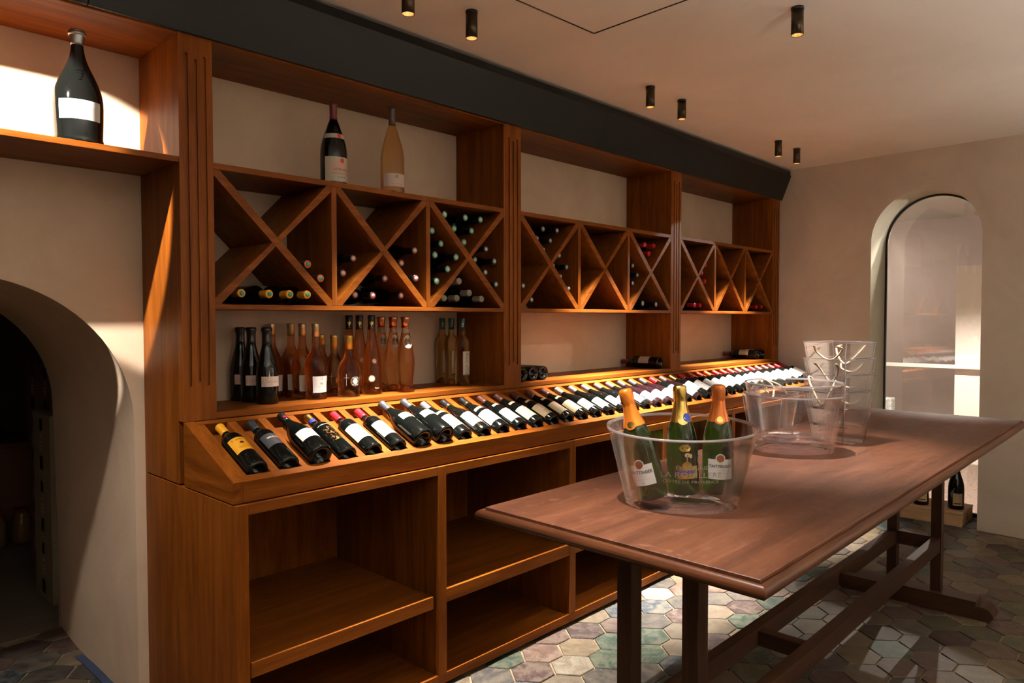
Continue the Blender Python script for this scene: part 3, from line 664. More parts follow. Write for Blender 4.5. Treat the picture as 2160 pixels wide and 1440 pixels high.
bottle('cr', .316, .046, 'waisted', 'rose_glass', ('palegold', .262, .0010, .0004), pr)
for (x, y), lab in zip(((.605, .133), (.597, .226), (.590, .309), (.500, .309)), ('front rosé bottle with pale gold cap and square white label', 'second rosé bottle with pale gold cap, behind the square white label', 'third pale-gold-capped rosé bottle, near the back wall', 'pale-gold-capped rosé bottle standing right behind the black bottles')):
    put('cr', up(x, y, ZS), lab, 'rosé bottles with pale gold caps')
def pr(p): return [('label', disc(p, .0, .068, .0225, .0225, .0006, 28), 'c_ink', [('ring', disc(p, .0, .068, .0210, .0210, .0004, 28), 'c_gold'), ('emblem', disc(p, .0, .068, .0115, .0115, .0009), 'c_white'), ('lettering', merge(wrap(p, 'MIRAVAL', .0075, .0, .082, .0010), wrap(p, 'PROVENCE', .0060, .0, .053, .0010)), 'c_white')]),
                   ('cross_etching', merge(patch(p, -.83, -.79, .050, .100, .0006), patch(p, -1.05, -.58, .083, .0845, .0006)), 'c_greyink')]
bottle('miraval', .264, .049, 'round', 'pale_rose_glass', ('mustard', .205, .0010, .0004), pr)
for (x, y), lab in zip(((.759, .120), (.749, .219), (.742, .309)), ('squat rosé bottle with gold cap and round black label, front one', 'squat gold-capped rosé bottle behind the round black label', 'rearmost squat gold-capped rosé bottle')):
    put('miraval', up(x, y, ZS), lab, 'squat rosé bottles')
def fleur(p, a, z):
    return merge(disc(p, a, z, .0028, .010, .0016, 10), disc(p, a-.35, z+.002, .0026, .0055, .0016, 10), disc(p, a+.35, z+.002, .0026, .0055, .0016, 10), patch(p, a-.40, a+.40, z-.005, z-.003, .0016), disc(p, a, z-.010, .0022, .004, .0016, 8))
def pr(p): return [('label', star(p, -.33, .150, .0125, .0007), 'c_peach'), ('label', star(p, -.62, .072, .0165, .0007), 'c_peach'), ('neck_emblem', merge(fleur(p, -.6, .316), wrap(p, 'SAINTE', .0045, -.6, .296, .0016)), 'c_gold'), ('lettering', wrap(p, 'Rosé', .010, -.1, .030, .0009), 'c_peach')]
bottle('fleur', .352, .0465, 'cone', 'rose_glass', ('black', .288, .0010, .0005), pr)
for (x, y), lab in zip(((.888, .132), (.889, .226), (.889, .309)), ('conical rosé bottle with pink sun prints and black fleur-de-lis cap', 'conical rosé bottle with black cap, second in its row', 'conical rosé bottle with black cap, third in its row')):
    put('fleur', up(x, y, ZS), lab, 'conical rosé bottles with black caps')
def pr(p): return [('label', disc(p, -.25, .232, .0205, .030, .0007, 26), 'c_paper', [('lettering', merge(wrap(p, 'Ott', .019, -.27, .238, .0010, xs=.9), lines(p, -.25, [(.222, .016, .001), (.218, .018, .001)], .001)), 'c_ink')]),
                   ('neck_label', patch(p, -1.4, 1.4, .272, .290, .0009), 'c_cream'), ('cap_ring', MB().lathe([(.0150, .293), (.0205, .293), (.0205, .297), (.0150, .297)], 24), 'c_copper')]
bottle('ott', .344, .0415, 'amphora', 'rose_glass', ('copper', .298, .0012, .0042), pr)
for (x, y), lab in zip(((1.047, .091), (1.049, .186), (1.052, .283)), ('front amphora-shaped rosé bottle with copper cap and bright oval label', 'middle amphora-shaped rosé bottle with copper cap', 'rearmost amphora-shaped rosé bottle with copper cap')):
    put('ott', up(x, y, ZS), lab, 'amphora-shaped rosé bottles')
def pr(p): return [('label', patch(p, -.65, .80, .050, .172), 'c_paper', [('lettering', merge(wrap(p, "CAP D'OR", .024, .0, .112, .0009, vert=True)), 'c_ink'), ('band', patch(p, -.65, .80, .050, .056, .0008), 'c_darkgreen')]), ('neck_lettering', wrap(p, 'Cap', .014, -.6, .305, .0018, vert=True), 'c_white')]
bottle('slim', .338, .0355, 'bordeaux', 'amber_glass', ('darkgreen', .280, .0010, .0004), pr)
for (x, y), lab in zip(((1.452, .145), (1.458, .235), (1.466, .315)), ('front slim amber bottle with dark green cap and tall white label', 'middle slim amber bottle with dark green cap', 'rearmost slim amber bottle with dark green cap')):
    put('slim', up(x, y, ZS), lab, 'slim amber bottles')

# --- bottles lying in the crossed racks
RCOL = {'yellow': ('yellow', 'yellow', 'yellow-capped'), 'orange': ('brown', 'orangered', 'orange-ringed'), 'wine': ('black', 'wine', 'dark-red-ringed'), 'green': ('black', 'green', 'green-ringed'),
        'grey': ('black', 'grey', 'grey-ringed'), 'cream': ('cream', 'cream', 'cream-capped'), 'red': ('red', 'brightred', 'red-capped'), 'black': ('black', 'greyink', 'black-capped')}
for k, (c, d_, _) in RCOL.items():
    def pr(p, d_=d_): return [('capsule_disc', MB().lathe([(.0138, .2965), (.0150, .2975), (.0150, .3020), (.0138, .3026), (0, .3026)], 20), 'c_'+d_, [('disc_centre', MB().lathe([(.0095, .3026), (.0095, .3032), (0, .3032)], 16), {'red': 'c_brightred', 'yellow': 'c_green', 'orange': 'c_green', 'cream': 'c_cream', 'wine': 'c_rosepaper', 'black': 'c_greyink'}.get(k, 'c_white'))]), ('label', patch(p, -1.1, 1.1, .06, .15), 'c_paper')]
    bottle('rack_'+k, .300, .0362, 'bordeaux' if k in ('yellow', 'cream', 'red') else 'burgundy', 'dark_glass', (c, .245, .0008, .0004), pr)
RACK = [('A', 'bottom', 'yellow', [(0.242, 0.05, 1.585), (0.336, 0.017, 1.583), (0.413, 0.001, 1.583), (0.491, 0.004, 1.584)]), ('A', 'right', 'orange', [(0.508, 0.028, 1.706), (0.564, 0.024, 1.652)]),
        ('B', 'left', 'wine', [(0.739, 0.05, 1.744), (0.688, 0.05, 1.679)]), ('B', 'bottom', 'wine', [(0.903, 0.05, 1.666), (0.746, 0.05, 1.59), (0.838, 0.05, 1.589), (0.98, 0.034, 1.592)]), ('B', 'right', 'wine', [(1.044, 0.016, 1.796), (0.987, 0.04, 1.737), (1.038, 0.001, 1.67)]),
        ('C', 'top', 'green', [(1.232, 0.026, 1.978), (1.368, 0.029, 1.977), (1.49, 0.05, 1.981), (1.314, 0.05, 1.922), (1.429, 0.05, 1.92), (1.379, 0.05, 1.861)]), ('C', 'left', 'green', [(1.176, 0.05, 1.9), (1.23, 0.05, 1.843), (1.162, 0.014, 1.783), (1.285, 0.005, 1.78), (1.228, 0.001, 1.721), (1.162, 0.003, 1.662)]),
        ('C', 'right', 'grey', [(1.515, 0.036, 1.836), (1.452, 0.05, 1.78), (1.567, 0.029, 1.778), (1.504, 0.03, 1.719), (1.555, 0.006, 1.66)]), ('C', 'bottom', 'cream', [(1.346, 0.05, 1.67), (1.414, 0.05, 1.614), (1.249, 0.05, 1.586), (1.332, 0.05, 1.587), (1.491, 0.043, 1.586)]),
        ('D', 'top', 'grey', [(1.966, 0.05, 1.977), (2.085, 0.05, 1.979), (1.911, 0.046, 1.921), (2.027, 0.05, 1.918), (1.969, 0.05, 1.864)]), ('D', 'right', 'grey', [(2.104, 0.05, 1.841), (2.17, 0.05, 1.78), (2.052, 0.05, 1.78), (2.115, 0.05, 1.724), (2.17, 0.035, 1.658)]),
        ('D', 'left', 'grey', [(1.784, 0.031, 1.661)]), ('D', 'bottom', 'grey', [(1.871, 0.05, 1.589)]), ('F', 'top', 'red', [(2.97, 0.05, 1.964), (3.08, 0.05, 1.964), (3.023, 0.051, 1.909)]), ('F', 'left', 'grey', [(2.833, 0.05, 1.823), (2.883, 0.05, 1.765), (2.825, 0.046, 1.71)]),
        ('F', 'bottom', 'black', [(2.948, 0.05, 1.585), (3.077, 0.032, 1.58)]), ('G', 'top', 'red', [(3.588, .05, 1.866)]), ('G', 'right', 'red', [(3.77, 0.05, 1.874), (3.723, 0.054, 1.815), (3.77, 0.053, 1.756)]), ('G', 'bottom', 'red', [(3.617, 0.05, 1.582), (3.698, 0.05, 1.581)]), ('I', 'bottom', 'red', [(4.581, 0.034, 1.58), (4.68, 0.036, 1.581)])]
ORD = ['leftmost', 'second', 'third', 'fourth', 'fifth', 'sixth']
ROWS = ['first', 'second', 'third', 'fourth', 'fifth', 'sixth', 'seventh', 'eighth', 'ninth']
for r, bn, c, L in RACK:
    for q, (x, y, z) in enumerate(sorted(L)):
        wh = ('' if len(L) == 1 else (ORD[q] if q == 0 else ORD[q]+' from left')+' ')
        sole = 'only ' if len(L) == 1 else ''
        put('rack_'+c, Matrix.Translation((x, y+.3012, z)) @ Matrix.Rotation(math.pi/2, 4, 'X') @ Matrix.Rotation(random.uniform(0, 6), 4, 'Z'),
            f'{sole}{RCOL[c][2]} bottle, {wh}in {bn} bin of {ROWS["ABCDEFGHI".index(r)]} crossed rack', 'bottles lying in the crossed racks')

# --- bottles lying on the sloping display
def lab(p, col, a=1.05, z0=.055, z1=.150, rows=None, extra=()):
    sub = []
    if rows: sub.append(('lettering', lines(p, 0, rows), 'c_greyink'))
    return ('label', patch(p, -a, a, z0, z1), 'c_'+col, sub+list(extra))
R3 = [(.130, .030, .0022), (.118, .038, .0030), (.104, .026, .0014), (.090, .032, .0014), (.076, .020, .0014)]
DISP = {}
def dsp(key, cap, kind, R, parts, glass='dark_glass', z0=.245, flare=.0004, h=.300): bottle(key, h, R, kind, glass, (cap, z0, .0008, flare), parts)
dsp('d0', 'yellow', 'bordeaux', .0375, lambda p: [('label', patch(p, -1.0, 1.0, .085, .165), 'c_yellow', [('lettering', merge(wrap(p, 'P. Langon', .011, -.1, .152, .0009), disc(p, .05, .130, .007, .007, .0009), lines(p, 0, [(.108, .034, .001), (.102, .030, .001)])), 'c_brown')])])
dsp('d1', 'darkgrey', 'bordeaux', .0370, lambda p: [('label', patch(p, -1.05, 1.05, .095, .165), 'c_greylabel', [('lettering', wrap(p, 'MINUTY', .0125, .1, .140, .0009, bold=.0003), 'c_white'), ('red_lettering', lines(p, .1, [(.131, .020, .001), (.112, .026, .0014)]), 'c_red')])])
dsp('d2', 'black', 'burgundy', .0455, lambda p: [('label', patch(p, -.85, .95, .070, .125), 'c_white', [('lettering', merge(wrap(p, 'BORMES', .010, .1, .100, .0009, xs=.9), lines(p, .1, [(.088, .024, .001)])), 'c_ink')]), ('neck_emblem', patch(p, -.5, .5, .262, .274, .0016), 'c_red')])
dsp('d3', 'gold', 'bordeaux', .0385, lambda p: [('neck_band', MB().lathe([(rad(p, .250)+.0013, .247), (rad(p, .250)+.0013, .262)], 24), 'c_blue'), ('lettering', wrap(p, 'LA MASCARONNE', .0075, 0, .178, .0009), 'c_white'),
    ('gold_print', merge(*[disc(p, random.uniform(-.75, .75), random.uniform(.07, .16), random.uniform(.0012, .0035), random.uniform(.0012, .005), .0007, 7) for _ in range(70)]), 'c_foilgold'), ('red_print', merge(*[disc(p, random.uniform(-.5, .5), random.uniform(.08, .155), .0022, .0022, .0009, 7) for _ in range(14)]), 'c_red')])
cha = lambda p: [lab(p, 'paper', 1.1, .060, .155, R3, [('vignette', patch(p, -.55, .55, .112, .140, .0007), 'c_palebeige'), ('seal', disc(p, .1, .082, .006, .006, .0011), 'c_seal')])]
dsp('d4', 'brightred', 'bordeaux', .0380, cha); dsp('d5', 'brightred', 'bordeaux', .0380, lambda p: cha(p)+[('tissue_wrap', patch(p, -1.5, 1.5, .020, .205, .0012), 'clear_plastic')])
dsp('d6', 'grey', 'burgundy', .0470, lambda p: [lab(p, 'white', .75, .110, .150)], flare=.003, z0=.240)
dsp('d8', 'silver', 'burgundy', .0410, lambda p: [lab(p, 'white', 1.2, .045, .135, R3[:3]), ('neck_label', patch(p, -1.0, 1.0, .165, .182, .0006), 'c_white', [('lettering', lines(p, 0, [(.174, .03, .004)]), 'c_ink')])])
dsp('d9', 'black', 'burgundy', .0410, lambda p: [lab(p, 'white', 1.2, .045, .135, R3[:2]), ('neck_label', patch(p, -1.0, 1.0, .160, .178, .0006), 'c_white', [('lettering', lines(p, 0, [(.169, .03, .004)]), 'c_ink')]), ('neck_rings', merge(MB().lathe([(rad(p, .25)+.0014, .248), (rad(p, .25)+.0014, .251)], 24), MB().lathe([(rad(p, .256)+.0014, .254), (rad(p, .256)+.0014, .257)], 24)), 'c_foilgold')])
dsp('d9net', 'black', 'burgundy', .0410, lambda p: [lab(p, 'white', 1.2, .045, .135), ('neck_rings', MB().lathe([(rad(p, .25)+.0014, .246), (rad(p, .25)+.0014, .254)], 24), 'c_foilgold'),
    ('wire_net', merge(*[MB().tube([onb(p, a0+sg*.1*q, .02+.018*q, .0012) for q in range(11)], .0005, 4) for a0 in (-1.2, -.6, 0, .6, 1.2) for sg in (1, -1)]), 'c_foilgold')])
def rhone(col):
    return lambda p: [lab(p, col, 1.15, .035, .125, [(.098, .028, .003), (.086, .038, .002), (.070, .03, .002), (.055, .026, .0014)], [('seal', disc(p, .15, .116, .0065, .0065, .0011), 'c_seal')] + ([('vignette', patch(p, -.6, .6, .074, .108, .0006), 'c_faded')] if col == 'beige' else [])),
                      ('neck_label', patch(p, -.9, .9, .172, .190, .0007), 'c_'+col, [('seal', disc(p, .3, .181, .006, .006, .0012), 'c_seal')])]
dsp('d11', 'brown', 'burgundy', .0405, rhone('white')); dsp('d12', 'brown', 'burgundy', .0405, rhone('paleyellow')); dsp('d13', 'brown', 'burgundy', .0405, rhone('beige'))
plain = lambda col, z0=.040, z1=.120: (lambda p: [lab(p, col, 1.15, z0, z1, R3[1:4] if z1 > .12 else [(.10, .03, .002), (.085, .02, .0014)])])
dsp('d16', 'cream', 'burgundy', .0400, plain('palebeige')); dsp('d17', 'silver', 'burgundy', .0400, plain('white', .035, .115)); dsp('d19', 'taupe', 'burgundy', .0400, plain('white', .030, .115))
dsp('d21', 'grey', 'burgundy', .0405, plain('white', .030, .115), 'dark_wine_glass'); dsp('d24', 'brightred', 'bordeaux', .0378, plain('white', .045, .150)); dsp('d25', 'taupe', 'burgundy', .0400, plain('white', .030, .130), 'dark_wine_glass')
dsp('d26', 'gold', 'bordeaux', .0378, plain('white', .07, .165)); dsp('d27', 'red', 'bordeaux', .0378, plain('white', .06, .165)); dsp('d28', 'darkred', 'bordeaux', .0378, plain('white', .05, .165))
dsp('d30', 'orangered', 'bordeaux', .0378, plain('palebeige', .055, .165)); dsp('d31', 'red', 'bordeaux', .0378, plain('cream', .060, .180)); dsp('d32', 'brightred', 'bordeaux', .0378, plain('white', .060, .165)); dsp('d34', 'mauve', 'bordeaux', .0378, plain('palebeige', .050, .180)); dsp('d38', 'mauve', 'bordeaux', .0378, plain('white', .040, .160))
SEQ = ['d0', 'd1', 'd2', 'd3', 'd4', 'd5', 'd6', 'd6', 'd8', 'd9net', 'd9', 'd11', 'd12', 'd13', 'd13', 'd13', 'd16', 'd17', 'd17', 'd19', 'd19', 'd21', 'd21', 'd21', 'd24', 'd25', 'd26', 'd27', 'd28', 'd28', 'd30', 'd31', 'd32', 'd32', 'd34', 'd34', 'd32', 'd38', 'd34', 'd38', 'd32', 'd31']
DESC = {'d0': 'yellow capsule and yellow label', 'd1': 'dark grey capsule and grey label', 'd2': 'black-and-red capsule and white label', 'd3': 'gold-and-blue capsule and gold printed glass', 'd4': 'red capsule and cream label', 'd5': 'red capsule and crinkled clear wrap', 'd6': 'grey wax capsule and small white label', 'd8': 'silver capsule and white label',
        'd9net': 'black capsule and gold wire net', 'd9': 'black gold-ringed capsule and white label', 'd11': 'brown capsule, white label and red seal', 'd12': 'brown capsule, pale yellow label and red seal', 'd13': 'brown capsule, beige label and red seal', 'd16': 'cream capsule and grey-beige label', 'd17': 'silver capsule and white label', 'd19': 'taupe capsule and white label', 'd21': 'grey capsule and white label',
        'd24': 'bright red capsule and white label', 'd25': 'taupe capsule and white label', 'd26': 'gold capsule and white label', 'd27': 'red capsule and white label', 'd28': 'dark red capsule and white label', 'd30': 'orange-red capsule and pale label', 'd31': 'red capsule and cream label', 'd32': 'bright red capsule and white label', 'd34': 'mauve capsule and pale label', 'd38': 'mauve capsule and white label'}
def nth(i): i += 1; return f"{i}{'th' if 10 <= i % 100 <= 20 else {1: 'st', 2: 'nd', 3: 'rd'}.get(i % 10, 'th')}"
for i, k in enumerate(SEQ):
    Rb = max(v.co.x for v in PROTO[k][0][1].vertices)
    x = BX0+i*PITCH; o_ = Vector(SP(x, SL-.040, max(-.0455+Rb+.0008, math.sqrt(max(0, Rb*Rb-.0410**2))+.0008)))
    ax = Vector((0, -sd.x, -sd.y)).normalized()          # from base up to the neck
    zl = Vector((0, nd.x, nd.y)); ex = Vector((1, 0, 0))  # label faces the slope normal
    m_ = Matrix((ex, -zl, ax)).transposed().to_4x4(); m_.translation = o_
    put(k, m_ @ Matrix.Rotation(random.uniform(-.15, .15), 4, 'Z'), f'{nth(i)} bottle from left in sloping display, with {DESC[k]}', 'bottles lying in the sloping display')

# --- bottles lying on the lower shelves of the other bays
bottle('lie', .300, .0385, 'bordeaux', 'dark_glass', ('wine', .245, .0008, .0004), lambda p: [lab(p, 'paper', 1.2, .07, .15, R3[1:4])])
for x, lb in ((1.80, 'leftmost of three bottles lying base-out, partly hidden by the second pilaster'), (1.885, 'middle one of three bottles lying base-out beside the second pilaster'), (1.968, 'rightmost of three bottles lying base-out beside the second pilaster')):
    put('lie', Matrix.Translation((x, .045, ZS+.0387)) @ Matrix.Rotation(-math.pi/2, 4, 'X') @ Matrix.Rotation(math.pi, 4, 'Z'), lb, 'bottles lying base-out')
put('lie', Matrix.Translation((3.155, .047, ZS+.0387)) @ Matrix.Rotation(-math.pi/2, 4, 'X') @ Matrix.Rotation(-.45, 4, 'Z'),
    'single bottle lying on the shelf of the middle bay with white label')
for x, lb in ((4.64, 'nearer of two bottles lying on the farthest lower shelf'), (4.735, 'farther of two bottles lying on the farthest lower shelf')):
    put('lie', Matrix.Translation((x, .047, ZS+.0387)) @ Matrix.Rotation(-math.pi/2, 4, 'X') @ Matrix.Rotation(-.45, 4, 'Z'), lb, 'two bottles lying on the farthest lower shelf')

# ------------------------------------------------------------------ table
TZ = .965
tb = thing('tasting_table', 'long dark oak trestle table with moulded edge carrying clear buckets', 'table', (1.9, -1.52, 0))
FC = [(.366, -1.128), (.350, -1.930), (3.447, -1.916), (3.450, -1.120)]      # corners of the raised field
cen = Vector((sum(p[0] for p in FC)/4, sum(p[1] for p in FC)/4))
def off(o):
    sx = [-1, -1, 1, 1]; sy = [1, -1, -1, 1]
    return [(FC[i][0]+sx[i]*o, FC[i][1]+sy[i]*o) for i in range(4)]
mb = MB()
fz = [(0, TZ-.028), (0, TZ-.0012), (-.0014, TZ)]
rings = [[(*p, z) for p in off(o)] for o, z in fz]
v = [q for r in rings for q in r]; f = [(3, 2, 1, 0), (8, 9, 10, 11)]
for a in range(2):
    for i in range(4): j = (i+1) % 4; f.append((a*4+i, a*4+j, (a+1)*4+j, (a+1)*4+i))
mb.add(v, f); mb.build('table_top', 'table_top_wood', tb)
mp = [(.0008, TZ-.020), (.0008, TZ-.009), (.0022, TZ-.009), (.004, TZ-.0072), (.008, TZ-.0068), (.0125, TZ-.0082), (.0170, TZ-.0115), (.0205, TZ-.0165), (.0222, TZ-.0225), (.0215, TZ-.0275), (.0190, TZ-.0300), (.0165, TZ-.0310), (.0165, TZ-.0345), (-.03, TZ-.0345), (-.03, TZ-.0285), (.0008, TZ-.0285)]
def edge(i):
    j = (i+1) % 4; mb = MB(); n = len(mp)
    v = [(*off(o)[i], z) for o, z in mp]+[(*off(o)[j], z) for o, z in mp]
    mb.add(v, [(q, (q+1) % n, n+(q+1) % n, n+q) for q in range(n)], True)
    return mb.build('edge_moulding', 'molding_wood_y' if i in (0, 2) else 'molding_wood_x', tb)
for i in range(4):
    o = edge(i); m_ = o.modifiers.new('e', 'EDGE_SPLIT'); m_.split_angle = .7
YL = [(-1.374, -1.422), (-1.582, -1.630)]
for x0 in (.647, 3.130):
    for a, b in YL: box('leg', 'table_wood_z', (x0, x0+.054, b, a, .088, TZ-.035), tb, .002)
    box('cross_bar', 'table_wood_y', (x0+.010, x0+.044, YL[1][0]+.0005, YL[0][1]-.0005, .292, .362), tb, .002)
    box('top_bearer', 'table_wood_y', (x0-.004, x0+.058, -1.80, -1.23, TZ-.090, TZ-.035), tb, .002)
    # foot: a bar with a lower rounded toe at each end
    yc = -1.502; hl = .365
    poly = [(-hl+.02, 0)]+[(-hl+.045-.045*math.cos(math.pi/2*i/6)*1.0, .022+.045*math.sin(math.pi/2*i/6)) for i in range(7)]+[(-hl+.075, .067), (-hl+.075, .088)]
    poly += [(-x, z) for x, z in reversed(poly)]
    MB().prism(poly, lambda y, z: (x0-.033, yc+y, z), lambda y, z: (x0+.087, yc+y, z)).build('foot', 'table_wood_y', tb, .002)
for a, b in YL: box('long_rail', 'table_wood_x', (.7015, 3.1295, b+.004, a-.004, .292, .362), tb, .002)
for x in (1.47, 2.30): box('cross_rail', 'table_wood_y', (x, x+.045, YL[1][0]-.0035, YL[0][1]+.0035, .295, .350), tb, .002)

# ------------------------------------------------------------------ clear buckets on the table
def oval(name, label, c, ang, h, b, r_, z0=TZ+.0008, tilt=0, group=None, printed=True, fac=0.0):
    """oval wine bucket: b base semi-axes, r_ rim semi-axes"""
    t = thing(name, label, 'bucket', (c[0], c[1], z0), group); ca, sa = math.cos(ang), math.sin(ang); n = 64
    def P(ax, ay, z, th): x, y = ax*math.cos(th), ay*math.sin(th); return (x*ca-y*sa, x*sa+y*ca, z+tilt*y*(z/h))
    def shell(ringset, mat, nm, close=False):
        mb = MB(); v = []; f = []
        for ax, ay, z in ringset: v += [P(ax, ay, z, 2*math.pi*i/n) for i in range(n)]
        for k in range(len(ringset)-1):
            for i in range(n): j = (i+1) % n; f.append((k*n+i, k*n+j, (k+1)*n+j, (k+1)*n+i))
        if close: f.append(tuple(range((len(ringset)-1)*n, len(ringset)*n)))
        mb.add(v, f, True); o = mb.build(nm, mat, t); o.matrix_parent_inverse.identity(); return o
    L = lambda s, d=0: (b[0]+(r_[0]-b[0])*s-d, b[1]+(r_[1]-b[1])*s-d, h*s)
    wall = [L(0), L(.03), L(.25), L(.5), L(.75), L(.985)]+[L(1, .0015), L(1, .0035)]+[L(s, .0045) for s in (.985, .75, .5, .25, .10)]
    shell(wall, 'clear_plastic', 'wall')
    shell([L(.975, -.0015), L(1, -.0012), (r_[0]-.002, r_[1]-.002, h+.0018), L(1, .0055), L(.975, .0055)], 'edge_glint_plastic', 'rim')
    fl = [(b[0]-.001, b[1]-.001, .001), (b[0]-.003, b[1]-.003, .0)]+[(b[0]*s, b[1]*s, z) for s, z in ((.90, .0), (.88, .004), (.78, .004), (.75, .008), (.6, .009))]
    shell(fl, 'base_plastic', 'base', True)
    shell([(b[0]-.004, b[1]-.004, h*.10), (b[0]*.90, b[1]*.90, h*.085), (b[0]*.80, b[1]*.80, .016), (b[0]*.72, b[1]*.72, .014), (b[0]*.70, b[1]*.70, .017)], 'thick_plastic', 'inner_floor', True)
    if printed:
        mb = MB()
        def stamp(body, size, zc, xs=1):
            v, f = text2d(body, size, 0, xs); s = zc/h; ax, ay = L(s)[0]+.0009, L(s)[1]+.0009
            out = []
            for x, y in v:
                s2 = (zc+y)/h; ax, ay = L(s2)[0]+.0009, L(s2)[1]+.0009
                out.append(P(ax, ay, zc+y, -math.pi/2+fac+x/((ax+ay)/2)))
            mb.add(out, f)
        stamp('DOMAINE', .0165, h*.635); stamp('LA ROUILLERE', .0225, h*.535); stamp('CÔTES DE PROVENCE', .0115, h*.445, 1.15)
        mb.build('lettering', 'c_greyink', t).matrix_parent_inverse.identity()
        mc = MB()
        for x0_, z0_, z1_ in ((-.011, .72, .82), (.011, .72, .82)):
            v = []
            for dx in (-.0014, .0014):
                for zz in (z0_, z1_): s = zz; v.append(P(L(s)[0]+.001, L(s)[1]+.001, h*s, -math.pi/2+fac+(x0_+dx)/.15))
            mc.add(v, [(0, 2, 3, 1)])
        mc.build('crest', 'c_greyink', t).matrix_parent_inverse.identity()
    return t
oval('wine_bucket', 'clear oval plastic bucket holding three champagne bottles on the table', (.757, -1.512), math.radians(-60), .222, (.153, .107), (.207, .160), tilt=.10, group='clear oval buckets', fac=.16)
oval('wine_bucket', 'lower of two nested empty clear oval buckets on the table', (1.815, -1.400), math.radians(-52), .225, (.150, .118), (.192, .160), tilt=.03, group='clear oval buckets', fac=.75)
oval('wine_bucket', 'upper of two nested empty clear oval buckets, set inside the other', (1.815, -1.400), math.radians(-52), .225, (.139, .107), (.189, .157), z0=TZ+.045, tilt=.03, group='clear oval buckets', printed=False)
# champagne in the near bucket
def champ(key, foil, ribbon, parts): 
    bottle(key, .305, .0440, 'champagne', 'green_glass', None, parts)
    P = PROTO[key]; prof = P_(.305, .0440, 'champagne')
    z0 = .205; q = [(rad(prof, z0)-.0005, z0), (rad(prof, z0)+.0009, z0)]+[(rad(prof, z)+.0010, z) for z in (.215, .23, .243, .253, .262)]
    q += [(.0178, .266), (.0192, .272), (.0188, .279), (.0196, .287), (.0192, .295), (.0188, .302), (.0165, .3075), (.010, .310), (0, .3105)]
    n = 40; mb = MB().lathe(q, n); rn = random.Random(5)
    for i, (x, y, z) in enumerate(mb.v):
        if z > .268: k = 1+.05*math.sin(9*math.atan2(y, x)+z*300)+rn.uniform(-.025, .025); mb.v[i] = (x*k, y*k, z)
    P.append(('foil', mb.mesh('foil', foil), [])); P.append(('collar', MB().lathe([(rad(prof, .206)+.0013, .206), (rad(prof, .222)+.0014, .222)], 36).mesh('collar', ribbon), []))
    prof2 = prof
    P.append(('medallion', disc(prof2, 0, .213, .0135, .0135, .0022, 22).mesh('medallion', ribbon), [('emblem', disc(prof2, 0, .213, .0085, .0085, .0027, 18).mesh('emblem', 'c_foilgold'))]))
def taitt(p): return [('label', merge(patch(p, -.80, .80, .045, .102, .0006), disc(p, 0, .104, .0135, .0135, .0005, 24)), 'c_white', [('medal', disc(p, 0, .104, .0105, .0105, .0010, 22), 'c_copper'), ('lettering', merge(wrap(p, 'TAITTINGER', .0112, .0, .082, .0010, bold=.00025, xs=1.02)), 'c_ink'), ('small_print', lines(p, 0, [(.071, .022, .0009), (.062, .036, .0008), (.053, .010, .0016)], .0010), 'c_greyink')])]
champ('taitt_orange', 'c_orange', 'c_orange', taitt); champ('taitt_burnt', 'c_burnt', 'c_burnt', taitt)
def pomm(p): return [('label', merge(patch(p, -.85, .85, .048, .083, .0006), disc(p, .1, .085, .014, .012, .0005, 22)), 'c_foilgold', [('lettering', wrap(p, 'POMMERY', .0135, .0, .066, .0010, bold=.0003), 'c_blue'), ('small_print', lines(p, 0, [(.054, .04, .001)], .001), 'c_brown')]),
                     ('shield', disc(p, .0, .135, .0165, .0105, .0006, 22), 'c_foilgold'), ('crest', merge(disc(p, .12, .115, .0075, .0065, .0006, 16), disc(p, .35, .112, .0045, .0065, .0006, 16)), 'c_beige')]
champ('pomm', 'c_foilgold', 'c_foilgold', pomm)
PROTO['pomm'].append(('collar_badge', disc(P_(.305, .044, 'champagne'), .45, .219, .011, .012, .0030, 20).mesh('collar_badge', 'c_blue'), []))
CB = TZ+.0205
Lft = Vector((-.5, .866, 0)); Bk = Vector((.866, .5, 0))
def tilted(x, y, z, lean, face):
    ax = (Vector((0, 0, 1))+lean).normalized(); fr = Vector((math.sin(face), -math.cos(face), 0)); fr = (fr-ax*fr.dot(ax)).normalized()
    ex = (-fr).cross(ax); m_ = Matrix((ex, -fr, ax)).transposed().to_4x4(); m_.translation = (x, y, z); return m_
put('taitt_orange', tilted(.683, -1.468, CB+.008, Lft*.26+Bk*-.03, math.radians(-74)), 'champagne bottle with bright orange foil leaning left in the near bucket', 'champagne bottles in the bucket', 'champagne_bottle')
put('pomm', tilted(.800, -1.497, CB+.004, Lft*.045+Bk*.0, math.radians(-48)), 'champagne bottle with gold foil and gold-blue label, middle in the near bucket', 'champagne bottles in the bucket', 'champagne_bottle')
put('taitt_burnt', tilted(.873, -1.565, CB+.004, Lft*.0+Bk*.01, math.radians(-54)), 'upright champagne bottle with copper-orange foil and white label in the near bucket', 'champagne bottles in the bucket', 'champagne_bottle')

